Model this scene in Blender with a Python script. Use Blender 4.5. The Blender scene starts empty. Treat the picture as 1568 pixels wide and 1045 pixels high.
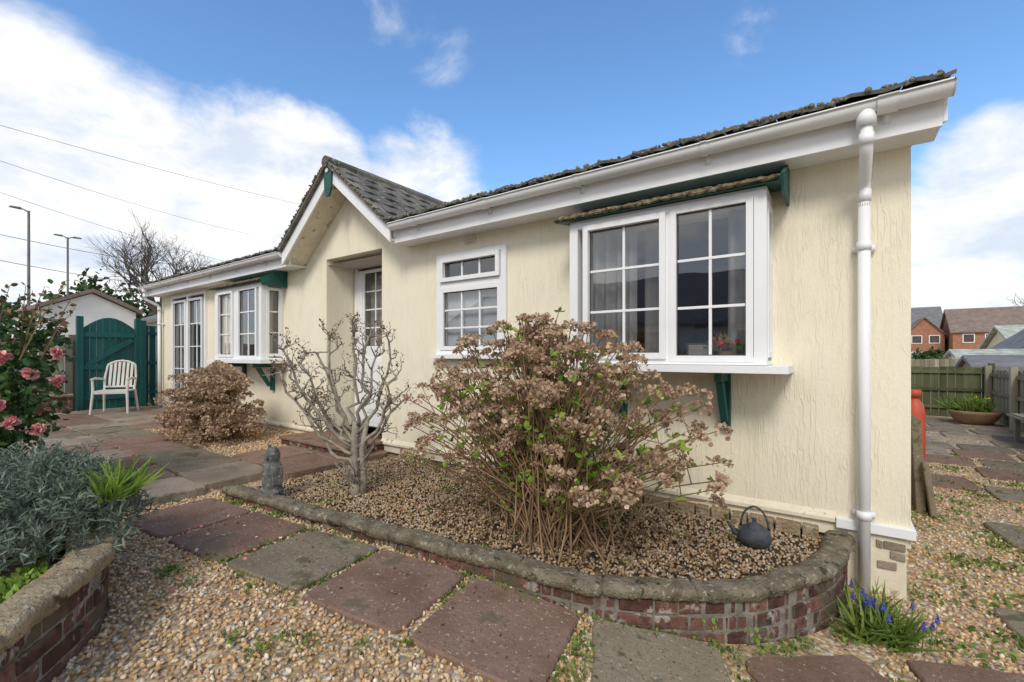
import bpy, bmesh, math, random
import numpy as np
from mathutils import Vector, Matrix
random.seed(7); rng = np.random.default_rng(7)
scene = bpy.context.scene
COL = scene.collection
R = math.radians

# ------------------------------------------------------------------ materials
class NT:
    def __init__(s, nt): s.nt = nt
    def n(s, typ, ins=None, **props):
        nd = s.nt.nodes.new(typ)
        for k, v in props.items(): setattr(nd, k, v)
        for k, v in (ins or {}).items():
            if isinstance(v, bpy.types.NodeSocket): s.nt.links.new(v, nd.inputs[k])
            else: nd.inputs[k].default_value = v
        return nd
    def math(s, op, a, b=0.0, clamp=False):
        return s.n('ShaderNodeMath', {0: a, 1: b}, operation=op, use_clamp=clamp).outputs[0]
    def ramp(s, fac, stops, interp='LINEAR'):
        nd = s.n('ShaderNodeValToRGB', {0: fac}); cr = nd.color_ramp; cr.interpolation = interp
        while len(cr.elements) < len(stops): cr.elements.new(0.5)
        for e, (p, c) in zip(cr.elements, stops):
            e.position = p; e.color = (*c, 1) if len(c) == 3 else c
        return nd.outputs[0]
    def mix(s, fac, a, b, blend='MIX'):
        nd = s.n('ShaderNodeMix', data_type='RGBA', blend_type=blend)
        for sock, v in ((nd.inputs[0], fac), (nd.inputs[6], a), (nd.inputs[7], b)):
            if isinstance(v, bpy.types.NodeSocket): s.nt.links.new(v, sock)
            else: sock.default_value = v if isinstance(v, (int, float)) else ((*v, 1) if len(v) == 3 else v)
        return nd.outputs[2]
    def noise(s, vec, scale, detail=3, rough=.55, dist=0):
        return s.n('ShaderNodeTexNoise', {'Vector': vec, 'Scale': scale, 'Detail': detail, 'Roughness': rough, 'Distortion': dist}).outputs[0]
    def mapping(s, vec, sc):
        return s.n('ShaderNodeMapping', {'Vector': vec, 'Scale': sc}).outputs[0]

def g3(v): return (v, v, v)

def mat(name, cols, scale=5, rough=.75, spec=.3, bump=.2, bscale=30, bdist=.01, stretch=(1, 1, 1),
        island=0.0, spots=None, spots2=None, spots3=None, pal=None, trans=0.0):
    """cols: list of (pos,color) for a noise ramp; spots:(scale,thresh,color)"""
    m = bpy.data.materials.new(name); m.use_nodes = True
    t = NT(m.node_tree); b = m.node_tree.nodes['Principled BSDF']
    tc = t.n('ShaderNodeTexCoord').outputs['Object']
    v = t.mapping(tc, stretch)
    geo = t.n('ShaderNodeNewGeometry')
    if pal:
        c = t.ramp(geo.outputs['Random Per Island'], pal)
        nz = t.noise(v, scale, 1)
        c = t.mix(1.0, c, t.ramp(nz, [(.3, g3(.7)), (.7, g3(1.15))]), 'MULTIPLY')
    else:
        c = t.ramp(t.noise(v, scale), cols)
    if island:
        ri = geo.outputs['Random Per Island']
        c = t.mix(1.0, c, t.ramp(ri, [(0, g3(1 - island)), (1, g3(1 + island))]), 'MULTIPLY')
    for sp in (spots, spots2, spots3):
        if sp:
            f = t.ramp(t.noise(tc, sp[0], 4, .65), [(sp[1], g3(0)), (sp[1] + .06, g3(1))])
            c = t.mix(f, c, sp[2])
    m.node_tree.links.new(c, b.inputs['Base Color'])
    b.inputs['Roughness'].default_value = rough
    b.inputs['Specular IOR Level'].default_value = spec
    if bump:
        bn = t.n('ShaderNodeBump', {'Height': t.noise(v, bscale, 4, .6), 'Strength': bump, 'Distance': bdist})
        m.node_tree.links.new(bn.outputs[0], b.inputs['Normal'])
    if trans:
        out = m.node_tree.nodes['Material Output']
        tr = t.n('ShaderNodeBsdfTranslucent', {'Color': c})
        mx = t.n('ShaderNodeMixShader', {0: trans, 1: b.outputs[0], 2: tr.outputs[0]})
        m.node_tree.links.new(mx.outputs[0], out.inputs[0])
    return m

def wall_mat():
    m = bpy.data.materials.new('cream_textured_render'); m.use_nodes = True
    t = NT(m.node_tree); b = m.node_tree.nodes['Principled BSDF']
    tc = t.n('ShaderNodeTexCoord').outputs['Object']
    wob = t.n('ShaderNodeTexNoise', {'Vector': tc, 'Scale': 7.0, 'Detail': 2}).outputs[1]
    v = t.n('ShaderNodeVectorMath', {0: tc, 1: t.n('ShaderNodeVectorMath', {0: wob, 'Scale': .03}, operation='SCALE').outputs[0]}, operation='ADD').outputs[0]
    v = t.mapping(v, (1, 1, .085))
    a = t.noise(v, 34, 2, .55, .1)
    ln = t.math('ABSOLUTE', t.math('SUBTRACT', a, .5))
    ln = t.n('ShaderNodeMapRange', {0: ln, 1: 0.0, 2: .07, 3: 1.0, 4: 0.0}, interpolation_type='SMOOTHSTEP').outputs[0]
    brk = t.ramp(t.noise(t.mapping(tc, (1, 1, .5)), 7, 3), [(.40, g3(.15)), (.60, g3(1))])
    ln = t.math('MULTIPLY', ln, brk)
    fine = t.noise(t.mapping(tc, (1, 1, .45)), 80, 3, .65)
    h = t.math('ADD', t.math('MULTIPLY', ln, .55), t.math('MULTIPLY', fine, .65))
    c = t.ramp(t.noise(t.mapping(tc, (1, 1, .5)), 1.3, 4, .6), [(.3, (.83, .76, .59)), (.7, (.88, .815, .655))])
    c = t.mix(t.math('MULTIPLY', ln, .10), c, (.6, .5, .36))
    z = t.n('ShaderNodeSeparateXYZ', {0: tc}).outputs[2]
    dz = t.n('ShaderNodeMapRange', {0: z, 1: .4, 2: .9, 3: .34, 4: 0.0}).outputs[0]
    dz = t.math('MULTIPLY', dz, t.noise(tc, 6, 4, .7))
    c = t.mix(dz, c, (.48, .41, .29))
    stk = t.ramp(t.noise(t.mapping(tc, (1, 1, .04)), 14, 3, .6), [(.55, g3(0)), (.75, g3(.22))])
    c = t.mix(stk, c, (.64, .57, .44))
    m.node_tree.links.new(c, b.inputs['Base Color'])
    bn = t.n('ShaderNodeBump', {'Height': h, 'Strength': .55, 'Distance': .0085})
    m.node_tree.links.new(bn.outputs[0], b.inputs['Normal'])
    b.inputs['Roughness'].default_value = .88; b.inputs['Specular IOR Level'].default_value = .12
    return m

def glass_mat(name, base=.13, tint=.9):
    m = bpy.data.materials.new(name); m.use_nodes = True
    nt = m.node_tree; nt.nodes.clear(); t = NT(nt)
    out = t.n('ShaderNodeOutputMaterial')
    tc = t.n('ShaderNodeTexCoord').outputs['Object']
    bn = t.n('ShaderNodeBump', {'Height': t.noise(tc, 2.2, 1), 'Strength': .05, 'Distance': .05})
    fc = t.n('ShaderNodeLayerWeight', {'Blend': .5}).outputs['Facing']
    f = t.math('ADD', t.math('MULTIPLY', t.math('POWER', fc, 4.0), .85), base, True)
    gl = t.n('ShaderNodeBsdfGlossy', {'Color': (.95, .97, 1, 1), 'Roughness': .01, 'Normal': bn.outputs[0]})
    tr = t.n('ShaderNodeBsdfTransparent', {'Color': (tint, tint, tint, 1)})
    mx = t.n('ShaderNodeMixShader', {0: f, 1: tr.outputs[0], 2: gl.outputs[0]})
    nt.links.new(mx.outputs[0], out.inputs[0])
    return m

M_wall = wall_mat()
M_pvc = mat('white_pvc', [(.3, (.80, .81, .82)), (.7, (.86, .86, .86))], 3, .45, .35, 0)
M_soffit = mat('stained_soffit', [(.3, (.35, .24, .13)), (.6, (.70, .60, .45))], 7, .6, .3, .1, 20)
M_green = mat('dark_green_paint', [(.3, (.010, .070, .060)), (.7, (.018, .105, .088))], 4, .5, .35, .15, 40)
M_gate = mat('green_gate_paint', [(.3, (.009, .075, .072)), (.7, (.016, .11, .10))], 3, .6, .3, .3, 30, stretch=(1, 1, .15), island=.2)
M_lead = mat('mossy_felt', [(.35, (.05, .05, .04)), (.52, (.16, .12, .07)), (.66, (.30, .26, .16))], 26, .95, .1, .8, 60, .02)
M_tile = mat('roof_tile', [(.3, (.115, .105, .09)), (.7, (.215, .195, .165))], 6, .9, .2, .5, 60, .01, island=.25,
             spots=(16, .59, (.32, .31, .23)), spots2=(5, .60, (.19, .19, .14)))
M_moss = mat('lichen_moss', [(.3, (.12, .11, .075)), (.7, (.28, .26, .19))], 30, .95, .1, .8, 90, .01, island=.3)
M_glass = glass_mat('window_glass', .14, .84)
M_curt = mat('net_curtain', [(.3, (.36, .355, .35)), (.7, (.48, .475, .46))], 3, .9, .1, 0, trans=.3)
M_blind = mat('pale_blind', [(.3, (.52, .55, .57)), (.7, (.62, .65, .67))], 3, .9, .1, 0)
M_inner = mat('interior_wall', [(.3, (.50, .47, .43)), (.7, (.58, .54, .50))], 2, .9, .1, 0)
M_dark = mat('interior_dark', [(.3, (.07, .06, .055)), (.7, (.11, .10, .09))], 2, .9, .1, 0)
M_metal = mat('lamp_metal', [(.3, (.12, .12, .13)), (.7, (.2, .2, .2))], 3, .5, .5, .1, 30)
M_brick = mat('old_red_brick', [(.3, (.085, .045, .036)), (.7, (.20, .098, .072))], 18, .9, .15, .8, 60, .010, island=.45,
              spots=(9, .57, (.36, .32, .28)), spots2=(24, .585, (.055, .048, .042)), spots3=(4, .57, (.12, .095, .065)))
M_mortar = mat('mortar', [(.3, (.13, .115, .09)), (.7, (.30, .27, .23))], 14, .95, .1, .8, 60)
M_cope = mat('weathered_coping', [(.3, (.13, .108, .075)), (.7, (.29, .245, .17))], 9, .95, .1, 1, 55, .02,
             spots=(30, .575, (.44, .41, .33)), spots2=(13, .60, (.06, .058, .035)), spots3=(60, .58, (.11, .09, .06)))
M_cope2 = mat('sandstone_coping', [(.3, (.24, .18, .105)), (.7, (.42, .33, .21))], 9, .95, .1, 1, 45, .02,
              spots=(28, .585, (.46, .42, .34)), spots2=(10, .61, (.09, .08, .04)), spots3=(60, .6, (.16, .12, .08)))
M_slabR = mat('red_paving', [(.3, (.175, .105, .075)), (.7, (.28, .185, .138))], 3.5, .95, .08, .8, 30, .010, island=.14,
              spots=(50, .61, (.45, .39, .32)), spots2=(3.5, .57, (.165, .13, .085)), spots3=(80, .59, (.12, .08, .058)))
M_slabG = mat('brown_grey_paving', [(.3, (.17, .138, .092)), (.7, (.27, .222, .155))], 3.5, .95, .08, .8, 30, .010, island=.14,
              spots=(50, .61, (.43, .39, .31)), spots2=(3.5, .57, (.125, .112, .062)), spots3=(80, .59, (.105, .085, .06)))
M_slabL = mat('tan_paving', [(.3, (.22, .17, .125)), (.7, (.33, .265, .205))], 3.5, .95, .08, .7, 40, .01, island=.2,
              spots=(40, .60, (.15, .12, .09)), spots2=(4, .58, (.17, .15, .10)))
PAL = [(0, (.70, .52, .31)), (.2, (.44, .245, .10)), (.35, (.80, .70, .52)), (.5, (.55, .345, .155)), (.65, (.36, .30, .23)), (.8, (.66, .39, .16)), (1, (.76, .64, .45))]
M_stone = mat('pea_gravel_stone', None, 40, .75, .25, 0, pal=PAL)
M_stone2 = mat('bed_gravel_stone', None, 40, .8, .2, 0, pal=[(p, (c[0] * .70, c[1] * .71, c[2] * .75)) for p, c in PAL])
M_soil = mat('dark_soil', [(.3, (.05, .038, .026)), (.7, (.12, .09, .06))], 12, .95, .1, 1, 50, .03)
M_bark = mat('grey_bark', [(.3, (.22, .19, .15)), (.7, (.40, .36, .295))], 20, .9, .1, .6, 60, spots=(14, .6, (.38, .355, .24)))
M_dbark = mat('distant_bark', [(.3, (.10, .085, .075)), (.7, (.17, .15, .13))], 10, .9, .1, 0)
M_stem = mat('hydrangea_stem', [(.3, (.19, .115, .065)), (.7, (.34, .22, .125))], 9, .8, .2, 0, island=.3)
M_head = mat('dried_flower', None, 30, .9, .1, 0, trans=.25,
             pal=[(0, (.33, .21, .13)), (.3, (.58, .41, .27)), (.6, (.46, .31, .20)), (.85, (.74, .57, .41)), (1, (.62, .46, .31))])
M_leafF = mat('fresh_leaf', None, 20, .5, .4, 0, trans=.3, pal=[(0, (.15, .25, .035)), (.5, (.26, .40, .05)), (1, (.38, .50, .09))])
M_leafD = mat('camellia_leaf', None, 20, .40, .4, 0, trans=.15, pal=[(0, (.03, .07, .02)), (.5, (.055, .12, .03)), (1, (.11, .19, .045))])
M_leafL = mat('lavender_leaf', None, 20, .8, .2, 0, trans=.15, pal=[(0, (.09, .12, .08)), (.5, (.18, .23, .165)), (1, (.31, .36, .28))])
M_weed = mat('weed_leaf', None, 20, .6, .3, 0, trans=.25, pal=[(0, (.09, .15, .025)), (.5, (.17, .26, .045)), (1, (.27, .35, .08))])
M_pink = mat('pink_petal', None, 20, .6, .2, 0, trans=.2, pal=[(0, (.80, .22, .25)), (.5, (.90, .46, .44)), (1, (.93, .66, .58))])
M_blue = mat('blue_flower', None, 20, .6, .2, 0, pal=[(0, (.06, .06, .34)), (1, (.14, .13, .48))])
M_yellow = mat('yellow_petal', None, 20, .6, .2, 0, pal=[(0, (.75, .5, .02)), (1, (.85, .65, .05))])
M_red = mat('red_petal', None, 20, .6, .2, 0, pal=[(0, (.5, .02, .03)), (1, (.75, .06, .08))])
M_litter = mat('leaf_litter', None, 20, .9, .1, 0, pal=[(0, (.10, .06, .035)), (.6, (.25, .155, .09)), (1, (.40, .28, .18))])
M_granite = mat('grey_stone', [(.3, (.10, .10, .095)), (.7, (.22, .215, .20))], 25, .95, .1, .9, 60, .015, spots=(22, .58, (.34, .33, .29)))
M_iron = mat('black_iron', [(.3, (.03, .034, .04)), (.7, (.07, .08, .09))], 20, .6, .4, .4, 80)
M_plastic = mat('white_plastic', [(.3, (.58, .55, .48)), (.7, (.68, .65, .58))], 4, .5, .3, 0)
M_terra = mat('terracotta', [(.3, (.24, .14, .085)), (.7, (.34, .22, .14))], 9, .9, .1, .3, 40)
M_fence = mat('weathered_fence', [(.3, (.19, .165, .12)), (.7, (.32, .285, .215))], 6, .9, .1, .4, 30, stretch=(1, 1, .1), island=.3)
M_fenceB = mat('green_brown_fence', [(.3, (.075, .083, .042)), (.7, (.135, .14, .075))], 6, .9, .1, .4, 30, stretch=(1, 1, .1), island=.35)
M_white = mat('white_render', [(.3, (.68, .66, .62)), (.7, (.78, .76, .72))], 2, .8, .2, .2, 40)
M_yellowwall = mat('cream_cladding', [(.3, (.68, .60, .40)), (.7, (.75, .67, .47))], 2, .8, .2, .2, 40)
M_orange = mat('orange_brick_wall', [(.3, (.30, .14, .09)), (.7, (.40, .20, .13))], 3, .9, .1, .2, 30)
M_broof = mat('brown_roof', [(.3, (.19, .145, .12)), (.7, (.27, .21, .175))], 2, .9, .1, .3, 20)
M_groof = mat('grey_roof', [(.3, (.15, .145, .145)), (.7, (.23, .225, .22))], 2, .9, .1, .3, 20)
M_proof = mat('pale_mossy_roof', [(.35, (.30, .33, .26)), (.65, (.52, .54, .47))], 3, .9, .1, .3, 20)
M_ever = mat('evergreen_leaf', None, 5, .7, .2, 0, pal=[(0, (.03, .06, .02)), (.6, (.06, .10, .03)), (1, (.10, .15, .05))])
M_gas = mat('orange_paint', [(.3, (.45, .07, .035)), (.7, (.53, .10, .05))], 4, .5, .4, 0)
M_cable = mat('black_cable', [(.3, (.06, .06, .07)), (.7, (.09, .09, .10))], 4, .6, .3, 0)
M_creamtrim = mat('cream_trim', [(.3, (.68, .61, .46)), (.7, (.80, .73, .58))], 8, .7, .2, .3, 30, spots=(9, .60, (.4, .34, .24)))

def ground_mat():
    m = bpy.data.materials.new('gravelly_ground'); m.use_nodes = True
    t = NT(m.node_tree); b = m.node_tree.nodes['Principled BSDF']
    tc = t.n('ShaderNodeTexCoord').outputs['Object']
    vo = t.n('ShaderNodeTexVoronoi', {'Vector': tc, 'Scale': 42.0})
    sx = t.n('ShaderNodeSeparateColor', {0: vo.outputs['Color']}).outputs[0]
    c = t.ramp(sx, [(p, tuple(k * .85 for k in c)) for p, c in PAL])
    c = t.mix(t.ramp(vo.outputs['Distance'], [(.4, g3(0)), (.9, g3(.8))]), c, (.12, .085, .05))
    gr = t.ramp(t.noise(tc, 1.1, 5, .7), [(.55, g3(0)), (.66, g3(.7))])
    c = t.mix(gr, c, t.ramp(t.noise(tc, 60), [(.3, (.08, .11, .03)), (.7, (.20, .23, .08))]))
    m.node_tree.links.new(c, b.inputs['Base Color'])
    bn = t.n('ShaderNodeBump', {'Height': vo.outputs['Distance'], 'Strength': .6, 'Distance': .01}, invert=True)
    m.node_tree.links.new(bn.outputs[0], b.inputs['Normal']); b.inputs['Roughness'].default_value = .85
    return m
M_ground = ground_mat()

def brickwall_mat():
    m = bpy.data.materials.new('plinth_brickwork'); m.use_nodes = True
    t = NT(m.node_tree); b = m.node_tree.nodes['Principled BSDF']
    tc = t.n('ShaderNodeTexCoord').outputs['Object']
    s = t.n('ShaderNodeSeparateXYZ', {0: tc})
    v = t.n('ShaderNodeCombineXYZ', {0: t.math('ADD', s.outputs[0], s.outputs[1]), 1: s.outputs[2]}).outputs[0]
    br = t.n('ShaderNodeTexBrick', {'Vector': v, 'Color1': (.36, .27, .16, 1), 'Color2': (.22, .15, .10, 1), 'Mortar': (.4, .36, .28, 1),
             'Scale': 1.0, 'Mortar Size': .008, 'Brick Width': .225, 'Row Height': .075})
    c = t.mix(t.noise(tc, 20), br.outputs[0], (.42, .36, .25))
    m.node_tree.links.new(c, b.inputs['Base Color'])
    bn = t.n('ShaderNodeBump', {'Height': br.outputs[1], 'Strength': .6, 'Distance': .01}, invert=True)
    m.node_tree.links.new(bn.outputs[0], b.inputs['Normal']); b.inputs['Roughness'].default_value = .9
    return m
M_plinth = brickwall_mat()

# ------------------------------------------------------------------ mesh helpers
def empty(name):
    e = bpy.data.objects.new(name, None); COL.objects.link(e); return e

def mkobj(name, verts, faces, mats, parent=None, mi=None, smooth=False, bevel=0, bseg=2):
    me = bpy.data.meshes.new(name); me.from_pydata(verts, [], faces)
    for m in mats: me.materials.append(m)
    if mi is not None: me.polygons.foreach_set('material_index', mi)
    if smooth: me.polygons.foreach_set('use_smooth', [True] * len(me.polygons))
    me.update()
    o = bpy.data.objects.new(name, me); COL.objects.link(o)
    if parent: o.parent = parent
    if bevel:
        b = o.modifiers.new('bevel', 'BEVEL'); b.width = bevel; b.segments = bseg; b.limit_method = 'ANGLE'; b.angle_limit = R(40)
    return o

class MB:
    def __init__(s): s.v = []; s.f = []; s.mi = []; s.M = None
    def add(s, vs, fs, m=0):
        o = len(s.v)
        for p in vs:
            p = Vector(p)
            if s.M is not None: p = s.M @ p
            s.v.append(tuple(p))
        for f in fs: s.f.append(tuple(i + o for i in f)); s.mi.append(m)
    def hexa(s, v8, m=0):
        s.add(v8, [(0, 3, 2, 1), (4, 5, 6, 7), (0, 1, 5, 4), (1, 2, 6, 5), (2, 3, 7, 6), (3, 0, 4, 7)], m)
    def box(s, x0, x1, y0, y1, z0, z1, m=0):
        s.hexa([(x0, y0, z0), (x1, y0, z0), (x1, y1, z0), (x0, y1, z0), (x0, y0, z1), (x1, y0, z1), (x1, y1, z1), (x0, y1, z1)], m)
    def obox(s, c, a, b, d, m=0):
        c, a, b, d = Vector(c), Vector(a), Vector(b), Vector(d)
        s.hexa([c - a - b - d, c + a - b - d, c + a + b - d, c - a + b - d, c - a - b + d, c + a - b + d, c + a + b + d, c - a + b + d], m)
    def tube(s, pts, rad, n=6, m=0, cap=True):
        pts = [Vector(p) for p in pts]
        if not hasattr(rad, '__len__'): rad = [rad] * len(pts)
        vs = []; up = None
        for i, p in enumerate(pts):
            d = (pts[min(i + 1, len(pts) - 1)] - pts[max(i - 1, 0)])
            if d.length < 1e-9: d = Vector((0, 0, 1))
            d.normalize()
            if up is None: up = d.orthogonal().normalized()
            up = (up - d * up.dot(d))
            up = up.normalized() if up.length > 1e-6 else d.orthogonal().normalized()
            w = d.cross(up)
            for k in range(n):
                a = 2 * math.pi * k / n
                vs.append(p + (up * math.cos(a) + w * math.sin(a)) * rad[i])
        fs = []
        for i in range(len(pts) - 1):
            for k in range(n):
                a = i * n + k; b = i * n + (k + 1) % n
                fs.append((a, b, b + n, a + n))
        if cap:
            fs.append(tuple(range(n))[::-1]); fs.append(tuple((len(pts) - 1) * n + k for k in range(n)))
        s.add(vs, fs, m)
    def lathe(s, c, prof, n=20, m=0):
        vs = [(c[0] + r * math.cos(2 * math.pi * k / n), c[1] + r * math.sin(2 * math.pi * k / n), c[2] + z) for r, z in prof for k in range(n)]
        fs = []
        for i in range(len(prof) - 1):
            for k in range(n):
                a = i * n + k; b = i * n + (k + 1) % n
                fs.append((a, b, b + n, a + n))
        s.add(vs, fs, m)
    def build(s, name, mats, parent=None, **kw):
        return mkobj(name, s.v, s.f, mats, parent, s.mi, **kw)

def unit(a): return a / (np.linalg.norm(a, axis=-1, keepdims=True) + 1e-9)
def basis(d):
    d = unit(np.asarray(d, float)); r = rng.normal(size=d.shape)
    u = unit(np.cross(d, r)); n = np.cross(u, d)
    return np.stack([u, d, n], axis=2)
def randrot(n): return basis(rng.normal(size=(n, 3)))

def scatter(name, tv, tf, pos, rot, sc, mats, parent=None, smooth=False):
    tv = np.asarray(tv, float); tf = np.asarray(tf, int); n = len(pos)
    sc = np.asarray(sc, float)
    if sc.ndim == 1: sc = sc[:, None]
    v = tv[None] * sc[:, None, :]
    v = np.einsum('nij,nkj->nki', rot, v) + np.asarray(pos)[:, None, :]
    f = (tf[None] + (np.arange(n) * len(tv))[:, None, None]).reshape(-1, tf.shape[1])
    return mkobj(name, v.reshape(-1, 3).tolist(), f.tolist(), mats, parent, None, smooth)

bm = bmesh.new(); bmesh.ops.create_icosphere(bm, subdivisions=1, radius=1)
ICO_V = np.array([v.co[:] for v in bm.verts]); ICO_F = np.array([[v.index for v in f.verts] for f in bm.faces]); bm.free()
LEAF_V = [(0, 0, 0), (.30, .38, .07), (.22, .75, .05), (0, 1, -.05), (-.22, .75, .05), (-.30, .38, .07), (0, .45, 0)]
LEAF_F = [(0, 1, 6), (1, 2, 6), (2, 3, 6), (3, 4, 6), (4, 5, 6), (5, 0, 6)]
NAR_V = [(-.07, 0, 0), (.07, 0, 0), (.09, .5, .03), (-.09, .5, .03), (0, 1, .0), (0, 1, 0)]
NAR_F = [(0, 1, 2, 3), (3, 2, 4, 5)]
PET_V = [(0, 0, 0), (.5, .35, .1), (.42, .85, .02), (-.1, 1, -.06), (-.5, .6, .12)]
PET_F = [(0, 1, 2, 3, 4)]
BLD_V = [(-.035, 0, 0), (.035, 0, 0), (.03, .5, .06), (-.03, .5, .06), (0.004, 1, -.05), (-.004, 1, -.05)]

GX = [-20, -8, -4.2, -2.2, -1.5, -1, -.5, 0, .3]; GZ = [.3, .3, .235, .22, .2, .15, .08, .01, 0]
def g(x): return np.interp(x, GX, GZ)

# ------------------------------------------------------------------ ground
xs = [-900, -200, -60] + GX + [3, 20, 80, 300, 900]; ys = [-900, -200, -40, -5, 0, 2, 4, 8, 16, 40, 100, 300, 900]
vs = [(x, y, float(g(x))) for y in ys for x in xs]; nx = len(xs)
fs = [(j * nx + i, j * nx + i + 1, (j + 1) * nx + i + 1, (j + 1) * nx + i) for j in range(len(ys) - 1) for i in range(nx - 1)]
mkobj('ground', vs, fs, [M_ground])

# ------------------------------------------------------------------ house
house = empty('park_home_bungalow')
YW = 3.52; XR = .36; XL = -11.5; ZB = .40; ZE = 2.68
BAY1 = (-1.71, -.345); BAY2 = (-8.12, -6.62); SW = (-3.46, -2.547); FR = (-10.87, -9.25); RC = (-5.54, -4.40)
openings = [(BAY1[0] + .06, BAY1[1] - .06, 1.42, 2.44), (BAY2[0] + .06, BAY2[1] - .06, 1.42, 2.44), (SW[0], SW[1], 1.47, 2.48),
            (FR[0], FR[1], .45, 2.6), (RC[0], RC[1], ZB - .1, 2.71)]
wx = sorted({XL, XR} | {o[0] for o in openings} | {o[1] for o in openings}); wz = sorted({ZB - .1, ZE + .25} | {o[2] for o in openings} | {o[3] for o in openings})
w = MB()
for i in range(len(wx) - 1):
    for j in range(len(wz) - 1):
        cx, cz = (wx[i] + wx[i + 1]) / 2, (wz[j] + wz[j + 1]) / 2
        if any(o[0] < cx < o[1] and o[2] < cz < o[3] for o in openings): continue
        zt = wz[j + 1]
        if j == len(wz) - 2 and not (-5.9 < cx < -4.0): zt = 2.84
        w.add([(wx[i], YW, wz[j]), (wx[i + 1], YW, wz[j]), (wx[i + 1], YW, zt), (wx[i], YW, zt)], [(0, 1, 2, 3)])
for o in openings[:4]:
    x0, x1, z0, z1 = o
    for q in ([(x0, YW, z0), (x0, YW, z1), (x0, YW + .1, z1), (x0, YW + .1, z0)], [(x1, YW, z0), (x1, YW + .1, z0), (x1, YW + .1, z1), (x1, YW, z1)],
              [(x0, YW, z1), (x1, YW, z1), (x1, YW + .1, z1), (x0, YW + .1, z1)], [(x0, YW, z0), (x0, YW + .1, z0), (x1, YW + .1, z0), (x1, YW, z0)]):
        w.add(q, [(0, 1, 2, 3)])
x0, x1 = RC; YD = 4.0
w.add([(x0, YW, .3), (x0, YD, .3), (x0, YD, 2.71), (x0, YW, 2.71)], [(0, 1, 2, 3)])
w.add([(x1, YW, .3), (x1, YW, 2.71), (x1, YD, 2.71), (x1, YD, .3)], [(0, 1, 2, 3)])
w.add([(x0, YW, 2.71), (x0, YD, 2.71), (x1, YD, 2.71), (x1, YW, 2.71)], [(0, 1, 2, 3)])
gz0 = ZE + .25
w.add([(-5.54, YW, gz0), (-4.40, YW, gz0), (-4.03, YW, gz0), (-4.965, YW, 3.695), (-5.90, YW, gz0)], [(0, 1, 2, 3, 4)])
w.add([(-5.98, YW, 2.841), (-5.541, YW, 2.841), (-5.541, YW, gz0), (-5.90, YW, gz0)], [(0, 1, 2, 3)])
w.add([(-4.399, YW, 2.841), (-3.95, YW, 2.841), (-4.03, YW, gz0), (-4.399, YW, gz0)], [(0, 1, 2, 3)])
YB = 9.6
for X in (XL, XR):
    w.add([(X, YW, .3), (X, YB, .3), (X, YB, 2.9), (X, (YW + YB) / 2, 3.72), (X, YW, 2.9)], [(0, 1, 2, 3, 4)])
w.add([(XL, YB, .3), (XR, YB, .3), (XR, YB, 2.9), (XL, YB, 2.9)], [(0, 1, 2, 3)])
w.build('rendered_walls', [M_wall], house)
it = MB()
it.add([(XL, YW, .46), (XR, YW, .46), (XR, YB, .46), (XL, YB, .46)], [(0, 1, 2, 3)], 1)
it.add([(XL, YW + .02, 2.64), (XR, YW + .02, 2.64), (XR, YB, 2.64), (XL, YB, 2.64)], [(0, 1, 2, 3)], 0)
for X in (-9.0, -6.2, -3.9, -2.3): it.box(X, X + .06, YW + .5 if X == -3.9 or X == -6.2 else YW + .1, YB - .1, .47, 2.63)
it.box(XL + .05, XR - .05, 6.4, 6.46, .47, 2.63)
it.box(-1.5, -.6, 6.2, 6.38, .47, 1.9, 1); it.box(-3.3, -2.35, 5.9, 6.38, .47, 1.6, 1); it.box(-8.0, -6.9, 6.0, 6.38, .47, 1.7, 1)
it.build('interior_walls', [M_inner, M_dark], house)
p = MB()
p.box(XL, RC[0], YW + .035, YW + .09, -.05, .40, 0)
p.box(RC[1], .06, YW + .035, YW + .09, -.05, .40, 0)
p.box(.06, XR - .02, YW - .01, YW + .3, -.05, .345, 2)
p.hexa([(XL, YW - .03, .385), (RC[0], YW - .03, .385), (RC[0], YW + .05, .385), (XL, YW + .05, .385), (XL, YW - .03, .41), (RC[0], YW - .03, .41), (RC[0], YW - .003, .45), (XL, YW - .003, .45)], 2)
p.hexa([(RC[1], YW - .03, .385), (.0, YW - .03, .385), (.0, YW + .05, .385), (RC[1], YW + .05, .385), (RC[1], YW - .03, .41), (.0, YW - .03, .41), (.0, YW - .003, .45), (RC[1], YW - .003, .45)], 2)
p.box(.003, XR + .02, YW - .04, YW + .06, .36, .42, 1)
p.box(XR - .03, XR + .02, YW + .06, YB, .36, .42, 1)
p.box(XR - .06, XR - .015, YW + .3, YB, -.05, .36, 2)
for (cx, cz, ww_) in ((.285, .30, .05), (.30, .245, .035), (.25, .18, .045), (.215, .30, .015)):  # stones showing through the corner render
    p.obox((cx, YW - .012, cz), (ww_, 0, random.uniform(-.005, .005)), (0, .009, 0), (0, 0, .022), 4)
x = -2.2
while x < -.1:
    l = random.uniform(.09, .20); p.obox((x + l / 2, YW - .02, .31), (l / 2 - .006, 0, random.uniform(-.004, .004)), (0, .055, 0), (0, 0, .035), 3); x += l
p.build('plinth', [M_plinth, M_pvc, M_creamtrim, M_cope2, M_slabL], house, bevel=.004)

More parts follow.
